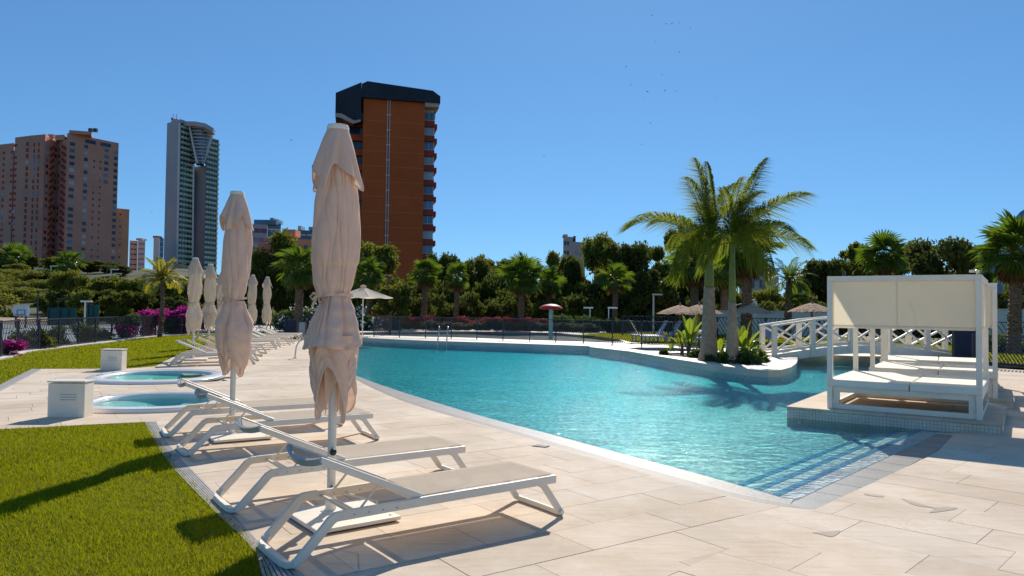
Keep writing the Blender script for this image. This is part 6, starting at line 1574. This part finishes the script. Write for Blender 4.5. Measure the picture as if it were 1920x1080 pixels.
block(1868, 1990, 552, 600, 58, 'window_blue', 'dark building with blue glazed upper floor at the right edge', dep=8, tilt=0, wins=[((.12, .36, .6, .84), 1.05, .7, 'window_pale', 9)], grp='houses behind the garden')
block(1862, 2000, 566, 600, 54, 'navy', 'long dark navy awning under the blue glazed floor at the right edge', dep=3, tilt=0, grp='houses behind the garden')
# pale garden wall
for (x0, x1, yt, Y, label) in ((1340, 1560, 585, 47, 'long pale rendered wall behind the straw parasols'), (1840, 2050, 582, 44, 'pale rendered wall right of the daybed cabana')):
    a = A(x0, 600, Y); b = A(x1, 600, Y-3); zt_ = A((x0+x1)/2, yt, Y-1.5).z
    e = empty('garden_wall', (a.x, a.y, 0), 0, label, 'wall'); n_ = 9
    for k in range(n_):
        p = a.lerp(b, k/n_); q = a.lerp(b, (k+.994)/n_); p.z = q.z = zt_/2; MB().beam(p, q, .2, zt_).build('wall_panel', 'white_wall', e)
    p = a.copy(); q = b.copy(); p.z = q.z = zt_+.045; MB().beam(p, q, .26, .07).build('wall_cap', 'coping', e)
# court beyond the left fence: backboard, lamps, net
e = empty('basketball_hoop', A(40, 620, 50), 0, 'white basketball backboard on a dark post beyond the fence at the left', 'basketball hoop'); e.location.z = -.35
a = A(26, 592, 50); b = A(55, 573.5, 50)
MB().bbox((a.x, 49.95, a.z), (b.x, 50.0, b.z)).build('backboard', 'board', e)
c = (a+b)/2
for p, q in (((c.x-.28, 49.93, a.z+.05), (c.x+.28, 49.94, a.z+.09)), ((c.x-.28, 49.93, a.z+.37), (c.x+.28, 49.94, a.z+.41)), ((c.x-.28, 49.93, a.z+.09), (c.x-.24, 49.94, a.z+.37)), ((c.x+.24, 49.93, a.z+.09), (c.x+.28, 49.94, a.z+.37))): MB().bbox(p, q).build('target_line', 'dark_metal', e)
MB().bbox((a.x+.05, 50.02, -.35), (a.x+.15, 50.12, b.z)).build('post', 'dark_metal', e); MB().bbox((b.x-.3, 50.02, -.35), (b.x-.22, 50.12, a.z)).build('post', 'dark_metal', e)
MB().tube([(c.x+.22*math.cos(k*.5), 49.65+.22*math.sin(k*.5), a.z+.08) for k in range(14)], .02, 5).build('hoop', 'rust', e)
def lamp(px, ybase, ytop, Y, m, label, arm=1, zg=None):
    b = A(px, ybase, Y); t = A(px, ytop, Y); z0_ = b.z if zg is None else zg
    e = empty('lamp_post', (b.x, b.y, z0_), 0, label, 'lamp post')
    MB().lathe([(.07*max(1, Y/60), 0), (.05*max(1, Y/60), t.z-z0_)], n=6).build('post', m, e, world=False)
    s_ = .5*max(1, Y/60)
    MB().box((arm*s_*.5, 0, t.z-z0_), (s_*1.3, .18, .10*max(1, Y/60))).build('lamp_head', m, e, world=False)
lamp(70, 600, 546, 55, 'dark_metal', 'dark floodlight post beyond the fence right of the basketball backboard', zg=-.35)
lamp(108, 598, 560, 60, 'dark_metal', 'dark floodlight post at the tennis court beyond the fence', zg=-.35)
lamp(159, 600, 565, 45, 'white_metal', 'short white post standing beyond the fence between the tennis net and the pines', arm=.3, zg=-.35)
lamp(65, 524, 503, 170, 'white_metal', 'small pale street lamp on the hill above the backboard')
lamp(95, 522, 499, 168, 'white_metal', 'pale street lamp on the hill under the brown tower')
lamp(208, 524, 505, 150, 'white_metal', 'pale street lamp at the dirt path below the brown tower')
lamp(214, 532, 513, 140, 'white_metal', 'second pale street lamp right beside the one at the dirt path')
lamp(1225, 610, 552, 48, 'white_metal', 'pale lamp post left of the leftmost straw parasol', zg=0)
lamp(1106, 615, 577, 50, 'steel', 'short thin lamp post between the mushroom fountain and the fifth fan palm', arm=-.5, zg=0)
lamp(1141, 615, 577, 50, 'steel', 'thin lamp post right before the fifth fan palm trunk', zg=0)
e = empty('tennis_net_fence', A(95, 600, 58), 0, 'tall green mesh screens of the tennis court beyond the dark fence', 'fence'); e.location.z = -.35
for x0, x1, y0 in ((92, 112, 577), (113, 128, 577), (129, 143, 577), (166, 174, 569), (175, 186, 571)):
    a = A(x0, y0, 58); b = A(x1, y0, 58); MB().bbox((a.x, 58, -.3), (b.x, 58.05, a.z)).build('mesh_panel', 'net_green', e); MB().bbox((a.x-.05, 57.9, -.35), (a.x+.03, 57.98, a.z+.05)).build('post', 'dark_metal', e)
a = A(-60, 640, 30); tag(sheet('sports_court', [(-46, 25), (-20, 27), (-18.5, 44), (-17, 56), (-50, 58)], -.05, 'court'), kind='structure')
for p, q in (((-33, 40), (-19.5, 41)), ((-31, 50), (-19, 51))):
    tag(MB().beam((p[0], p[1], -.02), (q[0], q[1], -.02), .25, .06).build('court_line', 'white_paint'), kind='structure')
# metal frame in front of the pale wall, antenna box
e = empty('exercise_frame', A(1400, 600, 46), 0, 'thin white metal frame standing above the straw parasol between the palms and the footbridge', 'frame')
for p, q in (((1378, 573), (1416, 561)), ((1409, 573), (1416, 561)), ((1416, 561), (1421, 573)), ((1421, 573), (1400, 573))): MB().beam(A(*p, 44), A(*q, 44), .05, .05).build('bar', 'white_metal', e)
MB().beam(A(1416, 561, 44.1), Vector((A(1416, 561, 44.1).x, 44.1, 0)), .08, .08).build('post', 'white_metal', e)
e = empty('roof_antenna', A(1578, 521, 57), 0, 'small grid antenna above the left corner of the daybed cabana', 'antenna')
for k in range(4): MB().beam(A(1571+k*4.6, 521, 57), A(1571+k*4.6, 509, 57), .05, .05).build('bar', 'tower_line', e)
for y in (509.5, 515): MB().beam(A(1571, y, 57.1), A(1585, y, 57.1), .05, .05).build('bar', 'tower_line', e)
MB().beam(A(1578, 521, 57), A(1578, 620, 57), .1, .1).build('mast', 'tower_line', e)
# distant mountains
def ridge(pts, Y, m, nm):
    mb = MB(); n = len(pts); top = [A(px, py, Y) for px, py in pts]
    vs = []
    for t in top: vs += [(t.x, t.y, t.z), (t.x*1.0, t.y-450, -10), (t.x, t.y+450, -10)]
    mb.add(vs, [(3*i, 3*i+3, 3*i+4, 3*i+1) for i in range(n-1)]+[(3*i, 3*i+2, 3*i+5, 3*i+3) for i in range(n-1)])
    tag(mb.build(nm, m, smooth=False), kind='structure')
ridge([(1120, 575), (1160, 545), (1190, 530), (1215, 540), (1250, 536), (1275, 548), (1320, 560), (1400, 575)], 3000, 'mountain', 'mountain')
ridge([(1820, 560), (1860, 470), (1890, 425), (1912, 398), (1940, 380), (1990, 350), (2060, 360), (2160, 450)], 3200, 'mountain', 'mountain')
# birds
bm_ = MB()
for s_ in (-1, 1): bm_.add([(0, .10, 0), (s_*.28, .06, .09), (s_*.55, -.08, .02), (s_*.25, -.04, .07), (0, -.08, 0), (0, .1, .03), (s_*.28, .06, .11), (0, -.08, .03)], [(0, 1, 3, 4), (1, 2, 3), (5, 6, 7)])
bm_.tube([(0, .22, .01), (0, .05, .02), (0, -.15, .01), (0, -.3, 0)], .06, 6, rscale=[.2, 1, .8, .1])
BM = bm_.mesh('bird', 'bird')
for i, (px, py, s_) in enumerate(((1223, 29, 1), (1249, 45, 1), (1260, 44, 1), (1273, 43, .9), (1295, 52, 1), (1274, 98, 1.1), (1228, 78, .6), (1308, 90, .7), (1174, 125, .8), (1183, 159, 1.3), (1214, 172, 1.2), (1247, 170, .9), (1268, 171, .9), (1220, 231, .9), (1203, 271, .9), (1241, 140, .6),
                                 (1230, 217, .7), (1020, 292, 1), (1075, 214, .8), (546, 263, 1), (507, 303, .8), (284, 398, 1), (1342, 184, .7), (1206, 184, .6))):
    o = link('bird', BM, None, A(px, py, 130), (R(10*(i % 5)-20), R(25*(i % 4)-30), i*1.3), (s_*.62,)*3); tag(o, 'tiny dark bird flying high in the clear blue sky', 'bird', 'birds in the sky')
